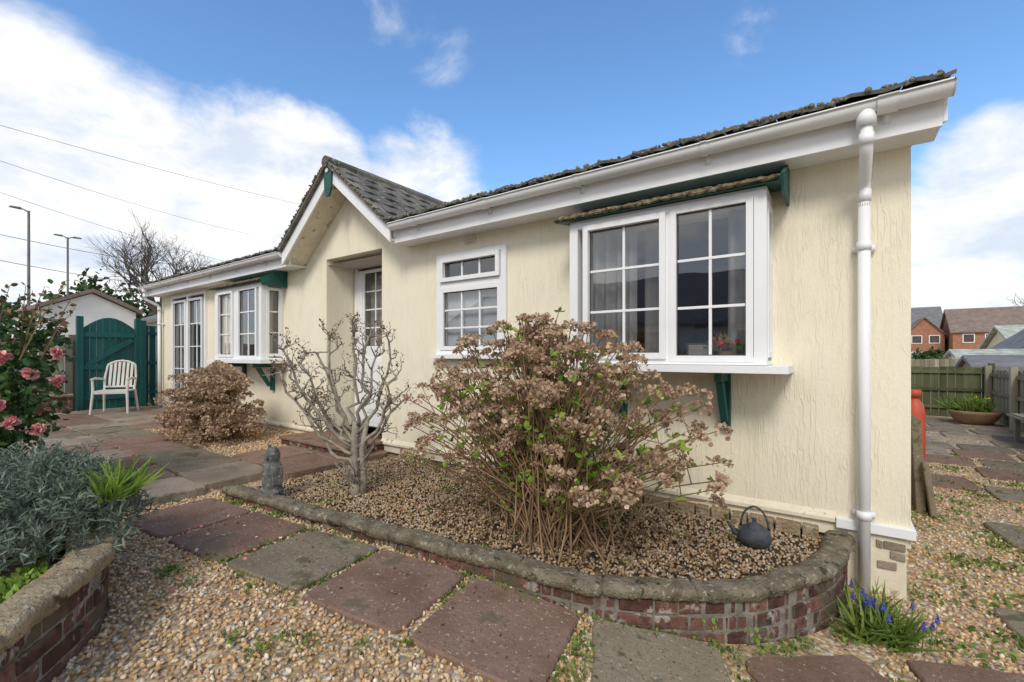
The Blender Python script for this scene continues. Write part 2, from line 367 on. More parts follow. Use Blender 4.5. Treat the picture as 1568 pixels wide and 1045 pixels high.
fr = MB(); gl = MB()
def window(x0, x1, z0, z1, y, sashes, fw=.06, mull=()):
    fr.box(x0, x0 + fw, y - .03, y + .03, z0, z1); fr.box(x1 - fw, x1, y - .03, y + .03, z0, z1)
    fr.box(x0 + fw, x1 - fw, y - .03, y + .03, z0, z0 + fw * .7); fr.box(x0 + fw, x1 - fw, y - .03, y + .03, z1 - fw * .7, z1)
    for m0, m1 in mull: fr.box(m0, m1, y - .027, y + .027, z0 + fw * .7, z1 - fw * .7)
    for (a, b, c, d, nx, nz, pr) in sashes:
        s = .042; f0 = y - pr
        fr.box(a - s, a, f0, y + .02, c - s, d + s); fr.box(b, b + s, f0, y + .02, c - s, d + s)
        fr.box(a, b, f0, y + .02, c - s, c); fr.box(a, b, f0, y + .02, d, d + s)
        q = .006
        for bb in ((a, a + q, c, d), (b - q, b, c, d), (a + q, b - q, c, c + q), (a + q, b - q, d - q, d)):
            fr.box(bb[0], bb[1], y - .012, y + .0, bb[2], bb[3], 1)
        gl.add([(a, y + .001, c), (b, y + .001, c), (b, y + .001, d), (a, y + .001, d)], [(0, 1, 2, 3)])
        for i in range(1, nx):
            X = a + (b - a) * i / nx; fr.box(X - .009, X + .009, y - .010, y + .006, c + q, d - q)
        for j in range(1, nz):
            Z = c + (d - c) * j / nz; fr.box(a + q, b - q, y - .012, y + .008, Z - .009, Z + .009)
def bay(B, sashes, mull, p=.30):
    yf = YW - p; zt, zb = 2.46, 1.37
    window(B[0], B[1], zb, zt, yf, sashes, .07, mull)
    for X, ang in ((B[1], 90), (B[0], -90)):
        s = 1 if ang > 0 else -1
        M = Matrix.Translation((X - s * .032, yf if ang > 0 else YW, 0)) @ Matrix.Rotation(R(ang), 4, 'Z')
        fr.M = M; gl.M = M
        L = p
        window(.031 if ang > 0 else 0.0, L if ang > 0 else L - .031, zb, zt, 0, [(.085, L - .075, zb + .09, zt - .09, 1, 3, .036)], .04)
        fr.M = None; gl.M = None
    fr.box(B[0] - .12, B[1] + .12, yf - .10, YW - .003, zb - .05, zb - .003)
    fr.box(B[0] + .01, B[1] - .01, yf + .03, YW + .1, zb - .003, zb + .02)
    fr.box(B[0], B[1], yf - .02, YW, zt + .002, zt + .02)
    c0, c1 = B[0] - .10, B[1] + .08
    can.hexa([(c0, yf - .09, 2.475), (c1, yf - .09, 2.475), (c1, YW - .004, 2.53), (c0, YW - .004, 2.53), (c0, yf - .09, 2.50), (c1, yf - .09, 2.50), (c1, YW - .004, 2.60), (c0, YW - .004, 2.60)], 0)
    can.box(c0 + .06, c1 + .01, YW - .028, YW - .003, 2.60, 2.675, 0)
    can.hexa([(c1, yf - .06, 2.42), (c1 + .018, yf - .06, 2.42), (c1 + .018, YW - .004, 2.42), (c1, YW - .004, 2.42), (c1, yf - .095, 2.52), (c1 + .018, yf - .095, 2.52), (c1 + .018, YW - .004, 2.70), (c1, YW - .004, 2.70)], 0)
    n = 90; vs = []; fs = []
    for i in range(n + 1):
        X = c0 + (c1 - c0) * i / n; a, b2, e = [random.uniform(-.008, .008) for _ in range(3)]
        vs += [(X, yf - .11 + a, 2.478 + b2 * .6), (X, yf - .12 + a, 2.49), (X, yf - .10 + b2, 2.51 + e * .8), (X, yf + .02, 2.555 + a)]
    for i in range(n):
        for k in range(3):
            q = i * 4 + k; fs.append((q, q + 4, q + 5, q + 1))
    can.add(vs, fs, 1)
    for X in (B[0] + .32, B[1] - .285):
        can.box(X - .03, X + .03, YW - .05, YW - .002, .91, 1.315)
        can.hexa([(X - .022, YW - .30, 1.255), (X + .022, YW - .30, 1.255), (X + .022, YW - .05, 1.255), (X - .022, YW - .05, 1.255), (X - .022, YW - .30, 1.318), (X + .022, YW - .30, 1.318), (X + .022, YW - .05, 1.318), (X - .022, YW - .05, 1.318)])
        can.hexa([(X - .022, YW - .09, .97), (X + .022, YW - .09, .97), (X + .022, YW - .051, .99), (X - .022, YW - .051, .99), (X - .022, YW - .27, 1.25), (X + .022, YW - .27, 1.25), (X + .022, YW - .20, 1.25), (X - .022, YW - .20, 1.25)])
can = MB()
bay(BAY1, [(-1.545, -1.0, 1.45, 2.385, 2, 3, .05), (-.89, -.46, 1.43, 2.40, 2, 3, .034)], [(-.965, -.925)])
bay(BAY2, [(-7.96, -7.52, 1.45, 2.385, 2, 3, .05), (-7.30, -6.80, 1.43, 2.40, 2, 3, .034)], [(-7.47, -7.35)])
window(SW[0], SW[1], 1.44, 2.49, YW - .01, [(SW[0] + .11, SW[1] - .11, 2.24, 2.40, 3, 1, .055), (SW[0] + .10, SW[1] - .10, 1.53, 2.09, 3, 3, .034)], .06)
fr.box(SW[0] + .06, SW[1] - .06, YW - .035, YW + .02, 2.135, 2.195)
fr.box(SW[0] - .05, SW[1] + .05, YW - .10, YW - .002, 1.40, 1.438)
mid = (FR[0] + FR[1]) / 2
window(FR[0], FR[1], .45, 2.6, YW - .01, [(FR[0] + .15, mid - .09, .75, 2.46, 2, 4, .05), (mid + .09, FR[1] - .15, .75, 2.46, 2, 4, .05)], .06, [(mid - .05, mid + .05)])
for a, b in ((FR[0] + .108, mid - .048), (mid + .048, FR[1] - .108)): fr.box(a, b, YW - .058, YW + .01, .50, .707)
window(-5.52, -4.42, .47, 2.70, 3.97, [(-5.30, -4.66, 1.56, 2.56, 3, 4, .03)], .07)
fr.box(-5.44, -5.343, 3.935, 3.985, .52, 2.60); fr.box(-4.617, -4.50, 3.935, 3.985, .52, 2.60)
fr.box(-5.343, -4.617, 3.938, 3.985, .52, 1.517)
fr.box(-5.24, -4.72, 3.925, 3.94, .66, 1.40); fr.box(-5.20, -4.76, 3.915, 3.926, .70, 1.36)
fr.box(-4.60, -4.57, 3.90, 3.936, 1.42, 1.58, 1)
fr.box(-4.60, -4.48, 3.885, 3.90, 1.50, 1.52, 1)
fr.box(-3.09, -2.95, YW - .012, YW - .001, 2.565, 2.655, 2)
for q in range(3): fr.box(-3.065, -2.975, YW - .02, YW - .0125, 2.58 + q * .022, 2.592 + q * .022, 2)
fr.box(-3.035, -3.005, YW - .018, YW - .0123, 2.575, 2.578, 1)
fr.build('white_window_frames_and_door', [M_pvc, M_dark, M_creamtrim], house, bevel=.003)
gl.build('window_panes', [M_glass], house)
can.build('green_canopies_and_brackets', [M_green, M_lead], house, bevel=.002)

def curtain(name, x0, x1, y, z0, z1, m, amp=.025, wl=.09):
    n = max(8, int((x1 - x0) / .012)); vs = []; fs = []
    for i in range(n + 1):
        X = x0 + (x1 - x0) * i / n
        yy = y + amp * math.sin(2 * math.pi * X / wl + .8 * math.sin(X * 7)); vs += [(X, yy, z0), (X, yy + .01, z1)]
    for i in range(n): fs.append((2 * i, 2 * i + 2, 2 * i + 3, 2 * i + 1))
    mkobj(name, vs, fs, [m], house, smooth=True)
curtain('curtain_a', -1.62, -1.24, YW - .14, 1.43, 2.42, M_curt)
curtain('curtain_b', -.60, -.42, YW - .13, 1.43, 2.42, M_curt)
curtain('curtain_c', -1.24, -.98, YW + .06, 1.2, 2.45, M_curt, .02, .12)
curtain('blind_a', SW[0] + .04, SW[1] - .04, YW + .045, 1.5, 2.13, M_blind, .003, .3)
curtain('curtain_d', -8.0, -7.5, YW - .14, 1.43, 2.42, M_curt)
curtain('curtain_e', -7.0, -6.72, YW - .14, 1.43, 2.42, M_curt)
curtain('curtain_f', -10.75, -10.4, YW + .08, .5, 2.55, M_curt)
curtain('curtain_g', -9.7, -9.3, YW + .08, .5, 2.55, M_curt)
curtain('curtain_h', -5.3, -4.66, 4.03, .9, 2.4, M_curt, .01)
pb = MB(); pb.lathe((-.60, YW - .17, 1.392), [(0, 0), (.04, 0), (.055, .07), (.05, .07), (0, .065)], 16)
pb.box(-.86, -.70, YW - .18, YW - .16, 1.395, 1.52, 1); pb.box(-.845, -.715, YW - .182, YW - .181, 1.41, 1.505, 2)
pb.build('flower_pot_on_sill', [M_terra, M_dark, M_curt], house)
n = 110; d = rng.normal(size=(n, 3)); d[:, 2] = abs(d[:, 2]) * .8
ps = np.array([-.60, YW - .18, 1.47]) + unit(d) * [.11, .07, .10] * rng.uniform(.2, 1, (n, 1))
scatter('sill_plant_leaves', LEAF_V, LEAF_F, ps, basis(d), rng.uniform(.03, .05, n), [M_leafF], house)
scatter('sill_plant_flowers', PET_V, PET_F, ps[:60] + [0, -.01, .02], randrot(60), rng.uniform(.02, .04, 60), [M_red], house)

# ---- roof
rf = MB()
PIT = .27; ye = 3.20; ze = 2.85; yr = 6.56; zr = ze + (yr - ye) * PIT
def roofpiece(x0, x1, y0):
    z0 = ze + (y0 - ye) * PIT
    rf.hexa([(x0, y0, z0 - .03), (x1, y0, z0 - .03), (x1, yr, zr - .03), (x0, yr, zr - .03), (x0, y0, z0), (x1, y0, z0), (x1, yr, zr), (x0, yr, zr)])
XG0, XG1 = -6.03, -3.90
roofpiece(XG1, .50, ye); roofpiece(XL - .12, XG0, ye); roofpiece(XG0, XG1, YW + .03)
rf.hexa([(XL - .12, yr, zr - .03), (.50, yr, zr - .03), (.50, yr * 2 - ye, ze - .03), (XL - .12, yr * 2 - ye, ze - .03), (XL - .12, yr, zr), (.50, yr, zr), (.50, yr * 2 - ye, ze), (XL - .12, yr * 2 - ye, ze)])
def tiles(origin, along, up, W, L, tw=.30, gauge=.26, wave=True):
    origin, along, up = Vector(origin), Vector(along).normalized(), Vector(up).normalized()
    nrm = along.cross(up).normalized()
    if nrm.z < 0: nrm = -nrm
    nr = int(math.ceil(L / gauge)); nc = int(math.ceil(W / tw))
    for r in range(nr):
        for c in range(-1 if r % 2 else 0, nc):
            a0 = max(0, c * tw + (.5 * tw if r % 2 else 0)); a1 = min(c * tw + (.5 * tw if r % 2 else 0) + tw - .004, W)
            if a0 >= W - .02: continue
            u0 = r * gauge; u1 = min(u0 + gauge + .05, L)
            j = [random.uniform(-.005, .005) for _ in range(4)]
            segs = 4; vs = []; fs = []
            for i in range(segs + 1):
                a = a0 + (a1 - a0) * i / segs; hh = .010 * math.sin(i / segs * 2 * math.pi) if wave else 0
                lo = origin + along * a + up * (u0 + j[0]); hi = origin + along * a + up * u1
                vs += [lo + nrm * (.016 + hh + j[1]), lo + nrm * (.036 + hh + j[1]), hi + nrm * (.022 + hh * .8)]
            for i in range(segs):
                q = i * 3; fs += [(q, q + 3, q + 4, q + 1), (q + 1, q + 4, q + 5, q + 2)]
            rf.add(vs, fs)
tiles((XG1, ye - .02, ze), (1, 0, 0), (0, 1, PIT), .50 - XG1, 3.4)
tiles((XL - .12, ye - .02, ze), (1, 0, 0), (0, 1, PIT), XG0 - XL + .12, 3.4)
AX, AZ = -4.965, 3.74; EX, EZ = 1.10, .90
for s in (1, -1):
    up = Vector((-s * EX, 0, EZ)); L = up.length
    e = Vector((AX + s * EX, 3.14, AZ - EZ))
    tiles(e, (0, 1, 0), up, 3.3, L, .30, .24)
    nv = Vector((s * EZ, 0, EX)).normalized() * .02
    c0 = e; c1 = Vector((AX, 3.14, AZ))
    rf.hexa([c0 - nv, c0 - nv + Vector((0, 3.3, 0)), c0 + nv * .8 + Vector((0, 3.3, 0)), c0 + nv * .8, c1 - nv, c1 - nv + Vector((0, 3.3, 0)), c1 + nv * .8 + Vector((0, 3.3, 0)), c1 + nv * .8])
for k in range(8):
    y0 = 3.13 + k * .40
    rf.tube([(AX, y0, AZ + .01), (AX, y0 + .39, AZ + .01)], .07, 10)
rf.build('tiled_roof', [M_tile], house)
n = 520
mx = np.concatenate([rng.uniform(XG1, .48, 380), rng.uniform(XL, XG0, 140)])
ps = np.stack([mx, rng.normal(3.185, .008, n), 2.876 + rng.uniform(-.008, .016, n)], 1)
k = 200; s_ = rng.choice([-1, 1], k); tt = rng.uniform(0, 1, k)
ps2 = np.stack([AX + s_ * EX * tt, rng.normal(3.14, .01, k), AZ - EZ * tt + .028], 1)
ps = np.concatenate([ps, ps2]); n = len(ps)
scatter('eaves_moss', ICO_V, ICO_F, ps, randrot(n), rng.uniform(.006, .021, (n, 3)), [M_moss], house, True)

# ---- fascia, soffit, gutter
fa = MB()
for x0, x1 in ((-3.93, .46), (XL - .1, -6.0)):
    fa.box(x0, x1, 3.262, 3.285, 2.64, 2.845)
    fa.box(x0, x1, 3.285, YW - .002, 2.655, 2.667, 0)
for sgn, xx in ((1, .46), (-1, XL - .12)):
    for d in (1, -1):
        ya, yb = (3.262, yr) if d == 1 else (yr, 2 * yr - 3.262)
        za, zb = (ze - .02, zr - .02) if d == 1 else (zr - .02, ze - .02)
        fa.hexa([(xx, ya, za - .17), (xx + .02, ya, za - .17), (xx + .02, yb, zb - .17), (xx, yb, zb - .17), (xx, ya, za), (xx + .02, ya, za), (xx + .02, yb, zb), (xx, yb, zb)])
fa.hexa([(XR, 3.286, 2.69), (.459, 3.286, 2.69), (.459, yr, 3.60), (XR, yr, 3.60), (XR, 3.286, 2.70), (.459, 3.286, 2.70), (.459, yr, 3.61), (XR, yr, 3.61)], 1)
for s in (1, -1):
    a = Vector((AX + s * EX, 0, AZ - EZ - .03)); b = Vector((AX, 0, AZ - .03)); dn = Vector((0, 0, -.17))
    y0, y1 = 3.19, 3.215
    fa.hexa([a + dn + Vector((0, y0, 0)), b + dn + Vector((0, y0, 0)), b + dn + Vector((0, y1, 0)), a + dn + Vector((0, y1, 0)),
             a + Vector((0, y0, 0)), b + Vector((0, y0, 0)), b + Vector((0, y1, 0)), a + Vector((0, y1, 0))], 0)
    dd = Vector((0, 0, -.15)); d2 = Vector((0, 0, -.135))
    fa.hexa([a + dd + Vector((0, 3.216, 0)), b + dd + Vector((0, 3.216, 0)), b + dd + Vector((0, YW - .002, 0)), a + dd + Vector((0, YW - .002, 0)),
             a + d2 + Vector((0, 3.216, 0)), b + d2 + Vector((0, 3.216, 0)), b + d2 + Vector((0, YW - .002, 0)), a + d2 + Vector((0, YW - .002, 0))], 2)
fa.build('fascia_and_soffit', [M_pvc, M_soffit, M_creamtrim], house, bevel=.003)
gu = MB()
def gutter(x0, x1):
    yc, zc, r = 3.195, 2.815, .058; n = 12; prof = []
    for i in range(n + 1):
        a = math.pi + math.pi * i / n; prof.append((yc + r * math.cos(a), zc + r * math.sin(a)))
    prof = [(yc - r - .008, zc + .006), (yc - r - .008, zc - .004)] + prof
    inner = [(yc + (y - yc) * .93, zc + (z - zc) * .93 + .002) for y, z in prof[::-1]]
    P = prof + inner; m = len(P)
    vs = [(x, y, z) for x in (x0, x1) for y, z in P]
    gu.add(vs, [(i, (i + 1) % m, m + (i + 1) % m, m + i) for i in range(m)])
    for x in (x0, x1):
        vs = [(x - .004, y, z) for y, z in prof] + [(x + .004, y, z) for y, z in prof]; q = len(prof)
        gu.add(vs, [tuple(range(q)), tuple(range(q, 2 * q))[::-1]] + [(i, i + 1, q + i + 1, q + i) for i in range(q - 1)])
    x = x0 + .35
    while x < x1 - .1:
        wd = .02 if random.random() < .6 else .045
        pr = [(yc + (y - yc) * 1.12, zc + (z - zc) * 1.12) for y, z in prof]; q = len(pr)
        vs = [(x - wd, y, z) for y, z in pr] + [(x + wd, y, z) for y, z in pr]
        gu.add(vs, [(i, i + 1, q + i + 1, q + i) for i in range(q - 1)])
        gu.box(x - .018, x + .018, yc + .055, yc + .068, zc - .10, zc - .0)
        x += .93
gutter(-3.84, .49); gutter(XL - .12, -6.08)
def downpipe(x, zb, r=.031):
    gu.tube([(x, 3.195, 2.78), (x, 3.195, 2.70)], .046, 16); gu.tube([(x, 3.195, 2.705), (x, 3.195, 2.62), (x, 3.21, 2.57), (x, 3.40, 2.47), (x, 3.44, 2.43), (x, 3.44, 2.32)], [r] * 6, 16)
    gu.tube([(x, 3.195, 2.66), (x, 3.195, 2.60)], r + .005, 16); gu.tube([(x, 3.44, 2.42), (x, 3.44, 2.35)], r + .005, 16)
    gu.tube([(x, 3.44, 2.36), (x, 3.44, zb)], r, 16)
    for z in (2.06, .45): gu.tube([(x, 3.44, z), (x, 3.44, z + .05)], r + .006, 16); gu.box(x - .055, x + .055, 3.485, 3.515, z, z + .035)
downpipe(.14, .0); downpipe(XL + .12, .3, .028)
gu.build('gutter_and_downpipes', [M_pvc], house, smooth=True)
fi = MB()
fi.hexa([(AX - .07, 3.165, 3.42), (AX + .07, 3.165, 3.42), (AX + .07, 3.185, 3.42), (AX - .07, 3.185, 3.42), (AX - .085, 3.165, 3.75), (AX + .085, 3.165, 3.75), (AX + .085, 3.185, 3.75), (AX - .085, 3.185, 3.75)])
fi.hexa([(AX - .03, 3.165, 3.34), (AX + .03, 3.165, 3.34), (AX + .03, 3.185, 3.34), (AX - .03, 3.185, 3.34), (AX - .07, 3.165, 3.419), (AX + .07, 3.165, 3.419), (AX + .07, 3.185, 3.419), (AX - .07, 3.185, 3.419)])
fi.tube([(AX, 3.15, 3.65), (AX, 3.163, 3.65)], .03, 12, 1)
fi.build('green_finial', [M_green, M_plastic], house, bevel=.003)

# ------------------------------------------------------------------ paving
def slab_at(mb, cx, cy, w, l, rot, off, m):
    """riven slab with an uneven, slightly chipped outline"""
    c, s = math.cos(R(rot)), math.sin(R(rot)); N = 9; out = []
    per = [(-1 + 2 * i / N, -1) for i in range(N)] + [(1, -1 + 2 * i / N) for i in range(N)] + [(1 - 2 * i / N, 1) for i in range(N)] + [(-1, 1 - 2 * i / N) for i in range(N)]
    ta, tb = random.uniform(-.006, .006), random.uniform(-.006, .006)
    for i, (a, b) in enumerate(per):
        k = random.uniform(.93, .98) if i % N == 0 else 1.0
        a2 = a * w / 2 * k + random.uniform(-.005, .005); b2 = b * l / 2 * k + random.uniform(-.005, .005)
        out.append((a2, b2))
    P = len(out); vs = []
    for sc, dz in ((1.0, -.08), (1.0, -.009), (.975, 0)):
        for a2, b2 in out:
            x = cx + c * a2 * sc - s * b2 * sc; y = cy + s * a2 * sc + c * b2 * sc
            vs.append((x, y, float(g(x)) + off + ta * a2 * 3 + tb * b2 * 3 + dz + (random.uniform(-.002, .002) if dz > -.05 else 0)))
    fs = [(r * P + i, r * P + (i + 1) % P, (r + 1) * P + (i + 1) % P, (r + 1) * P + i) for r in range(2) for i in range(P)] + [tuple(2 * P + i for i in range(P))]
    mb.add(vs, fs, m)
pv = MB()
for cx, cy, w_, rot, m in ((-1.25, 1.66, .60, 10, 0), (-1.90, 1.565, .60, 9, 0), (-2.56, 1.49, .62, 7, 1), (-3.22, 1.41, .60, 6, 0), (-3.87, 1.35, .60, 4, 0),
                           (-.575, 1.865, .56, 25, 1), (.06, 2.25, .60, 45, 0), (.63, 2.60, .58, 22, 0), (-.1, 1.35, .6, 30, 1), (1.3, 2.9, .6, 20, 1)):
    slab_at(pv, cx, cy, w_, .59, rot, .03, m)
pv.build('slab_path', [M_slabR, M_slabG], None)
pt = MB()
for r, y in enumerate((.75, 1.36, 1.97)):
    x = -4.78 + (r % 2) * .12
    while x > -12:
        slab_at(pt, x, y, .595, .595, random.uniform(-1, 1), .075 + random.uniform(-.006, .006), random.choice([0, 0, 2, 1, 2])); x -= .615
for y in (2.58, 3.19):
    for x in (-4.52, -5.13): slab_at(pt, x, y, .595, .595, random.uniform(-1, 1), .085, random.choice([0, 1]))
    x = -8.4
    while x > -12: slab_at(pt, x, y, .595, .595, random.uniform(-1, 1), .075, random.choice([0, 2, 2])); x -= .615
pt.build('patio', [M_slabR, M_slabG, M_slabL], None)
st = MB()
for k in range(7): st.box(-5.68 + k * .19, -5.50 + k * .19, 2.98, 3.08, .28, .385, 1)
st.box(-5.68, -4.36, 3.081, 3.9, .28, .384, 1)
for k in range(2): st.box(-5.70 + k * .68, -5.03 + k * .68, 2.96, 3.55, .386, .42, 0)
st.box(-5.53, -4.41, 3.552, 3.93, .386, .46, 0)
st.build('door_step', [M_slabR, M_brick], None, bevel=.008)
rp = MB()
for (x, y, w_, rot, m) in ((1.05, 3.42, .6, 12, 1), (1.35, 5.2, .62, 8, 1), (2.0, 4.9, .6, 3, 1), (1.9, 3.9, .6, -5, 0), (.95, 7.0, .6, 5, 0), (1.6, 6.7, .6, 0, 1)):
    slab_at(rp, x, y, w_, .6, rot, .025, m)
for j in range(10):
    for i in range(3):
        if random.random() < .66: slab_at(rp, 1.05 + i * .66 + (j % 2) * .15, 7.8 + j * .68, .58, .58, random.uniform(-4, 4), .022, random.choice([0, 1, 2, 2]))
rp.build('side_path', [M_slabR, M_slabG, M_slabL], None)

# ------------------------------------------------------------------ raised bed wall
def resample(path, step):
    P = [Vector((a, b, 0)) for a, b in path]; out = []
    for i in range(len(P) - 1):
        p0 = P[max(i - 1, 0)]; p1 = P[i]; p2 = P[i + 1]; p3 = P[min(i + 2, len(P) - 1)]
        for k in range(40):
            t = k / 40
            out.append(.5 * ((2 * p1) + (p2 - p0) * t + (2 * p0 - 5 * p1 + 4 * p2 - p3) * t * t + (3 * p1 - p0 - 3 * p2 + p3) * t ** 3))
    out.append(P[-1]); S = [0]
    for i in range(1, len(out)): S.append(S[-1] + (out[i] - out[i - 1]).length)
    return np.array(S), np.array([o.x for o in out]), np.array([o.y for o in out])
def bricked_wall(name, path, ztop, zbot, cope_m, cope_w=.15, cope_h=.07, header_from=None, gap=.45):
    root = empty(name); S, X, Y = resample(path, .02); L = S[-1]
    def at(s):
        x, y = np.interp(s, S, X), np.interp(s, S, Y); x2, y2 = np.interp(min(s + .01, L), S, X), np.interp(min(s + .01, L), S, Y)
        if s + .01 > L: x2, y2 = x, y; x, y = np.interp(L - .01, S, X), np.interp(L - .01, S, Y)
        t = Vector((x2 - x, y2 - y, 0)).normalized(); return Vector((np.interp(s, S, X), np.interp(s, S, Y), 0)), t, Vector((-t.y, t.x, 0))
    b = MB(); z = ztop - cope_h - .004; row = 0
    while z > zbot:
        s = .11 * (row % 2)
        while s < L - .05:
            ln = .215 if (header_from is None or s < header_from) else random.choice([.105, .105, .16])
            ln = min(ln, L - s); P, t, nn = at(s + ln / 2); j = random.uniform(-.006, .005)
            P = P + nn * (.055 + .016 + j); P.z = z - .0325
            tl = Vector((0, 0, random.uniform(-.002, .002)))
            b.obox(P, t * (ln / 2 - .001) + tl, nn * .05, Vector((0, 0, .033)))
            s += ln + .009
        z -= .075; row += 1
    b.build('bricks', [M_brick], root, bevel=.008)
    n = int(L / .02); vs = []; fs = []
    for i in range(n + 1):
        P, t, nn = at(L * i / n)
        for o, zz in ((.025, zbot - .1), (.025, ztop - cope_h), (.115, ztop - cope_h), (.115, zbot - .1)): q = P + nn * (o + random.uniform(-.003, .003)); vs.append((q.x, q.y, zz))
    for i in range(n):
        for k in range(4): fs.append((i * 4 + k, i * 4 + (k + 1) % 4, i * 4 + 4 + (k + 1) % 4, i * 4 + 4 + k))
    mkobj('mortar', vs, fs, [M_mortar], root)
    n = int(L / .012); vs = []; fs = []; h = cope_h; W = cope_w
    prof = [(.006, -h), (-.004, -h * .8), (-.008, -h * .35), (-.002, -.010), (.014, -.001), (W * .35, .0), (W * .7, .0), (W - .02, -.004), (W + .002, -h * .4), (W, -h)]
    ji = random.random() * gap
    for i in range(n + 1):
        s = L * i / n; P, t, nn = at(s); ss = s + ji; seg = int(ss / gap); frac = ss - seg * gap; pin = .016 if frac < .013 else 0
        random.seed(seg * 31 + 7); so, sz, st_ = random.uniform(-.007, .007), random.uniform(-.006, .006), random.uniform(-.012, .012); random.seed(i * 13 + seg)
        e = .004 * math.sin(s * 9 + 1) + .004 * math.sin(s * 31)
        for (o, zz) in prof:
            q = P + nn * (o + so + random.uniform(-.0035, .0035) + e * .6 + (pin if o < W / 2 else -pin))
            vs.append((q.x, q.y, ztop + zz + sz + st_ * (frac / gap - .5) - (pin * 1.2 if zz > -.03 else 0) + e * .5 + random.uniform(-.0025, .0025)))
    k = len(prof)
    for i in range(n):
        for q in range(k - 1): fs.append((i * k + q, i * k + k + q, i * k + k + q + 1, i * k + q + 1))
    fs.append(tuple(range(k))); fs.append(tuple(n * k + q for q in range(k))[::-1])
    mkobj('coping', vs, fs, [cope_m], root, smooth=True)
    return root
bedpath = [(-4.18, 1.70), (-3.2, 1.78), (-2.15, 1.87), (-1.2, 1.97), (-.72, 2.12), (-.32, 2.40), (-.05, 2.80), (.06, 3.15), (.075, 3.50)]
bricked_wall('raised_bed_wall', bedpath, .335, -.05, M_cope, .135, .06, 3.1)
plpath = [(-1.35, -.55), (-1.75, -.12), (-2.13, .21), (-2.48, .50), (-2.72, .64), (-3.0, .70), (-3.4, .72), (-4.6, .60)]
bricked_wall('planter_wall', plpath, .56, .0, M_cope2, .16, .07, None, .38)
random.seed(21)
bp = [(x, y + .1) for x, y in bedpath[:-2]] + [(-.03, 3.2), (-.02, 3.54), (-4.2, 3.54)]
mkobj('flower_bed_soil', [(x, y, .268) for x, y in bp], [tuple(range(len(bp)))], [M_soil])
pp = [(x - .08, y - .12) for x, y in plpath] + [(-4.8, -1.5), (-2, -1.5)]
mkobj('planter_soil', [(x, y, .47) for x, y in pp], [tuple(range(len(pp)))], [M_soil])

# ------------------------------------------------------------------ gravel
def stones(name, x, y, z, smin, smax, m):
    n = len(x); sc = rng.uniform(smin, smax, (n, 3)); sc[:, 2] *= .7
    tv = ICO_V * (1 + rng.uniform(-.15, .15, (len(ICO_V), 1)))
    scatter(name, tv, ICO_F, np.stack([x, y, z], 1), randrot(n), sc, [m], None, True)
n = 24000; x = rng.uniform(-4.5, .3, n); y = rng.uniform(-.2, 2.1, n)
keep = (y > .30 + (-2.98 - x) * -.70 - .35) & (y < np.interp(x, [-4.5, -1.2, -.3, .3], [1.75, 2.0, 2.4, 3]))
x, y = x[keep], y[keep]
stones('gravel', x, y, g(x) + rng.uniform(0, .010, len(x)), .007, .0155, M_stone)
n = 19000; x = rng.uniform(-4.15, .03, n); bx = [a for a, b in bedpath[:-1]]; by = [b for a, b in bedpath[:-1]]
y = rng.uniform(1.7, 3.5, n); keep = y > np.interp(x, bx, by) + .12; x, y = x[keep], y[keep]
stones('bed_gravel', x, y, .27 + rng.uniform(0, .012, len(x)), .006, .013, M_stone2)
n = 15000; x = rng.uniform(.15, 3.2, n); y = 2.6 + 6.5 * rng.uniform(0, 1, n) ** 1.5
stones('side_gravel', x, y, g(x) + rng.uniform(0, .008, n), .007, .016, M_stone)
n = 5000; x = rng.uniform(-8.15, -5.45, n); y = rng.uniform(2.26, 3.5, n)
stones('patio_gravel', x, y, g(x) + .045 + rng.uniform(0, .02, n), .008, .017, M_stone)
mkobj('patio_gravel_bed', [(-8.12, 2.2, .34), (-5.4, 2.2, .31), (-5.4, 3.54, .31), (-8.12, 3.54, .34)], [(0, 1, 2, 3)], [M_ground])

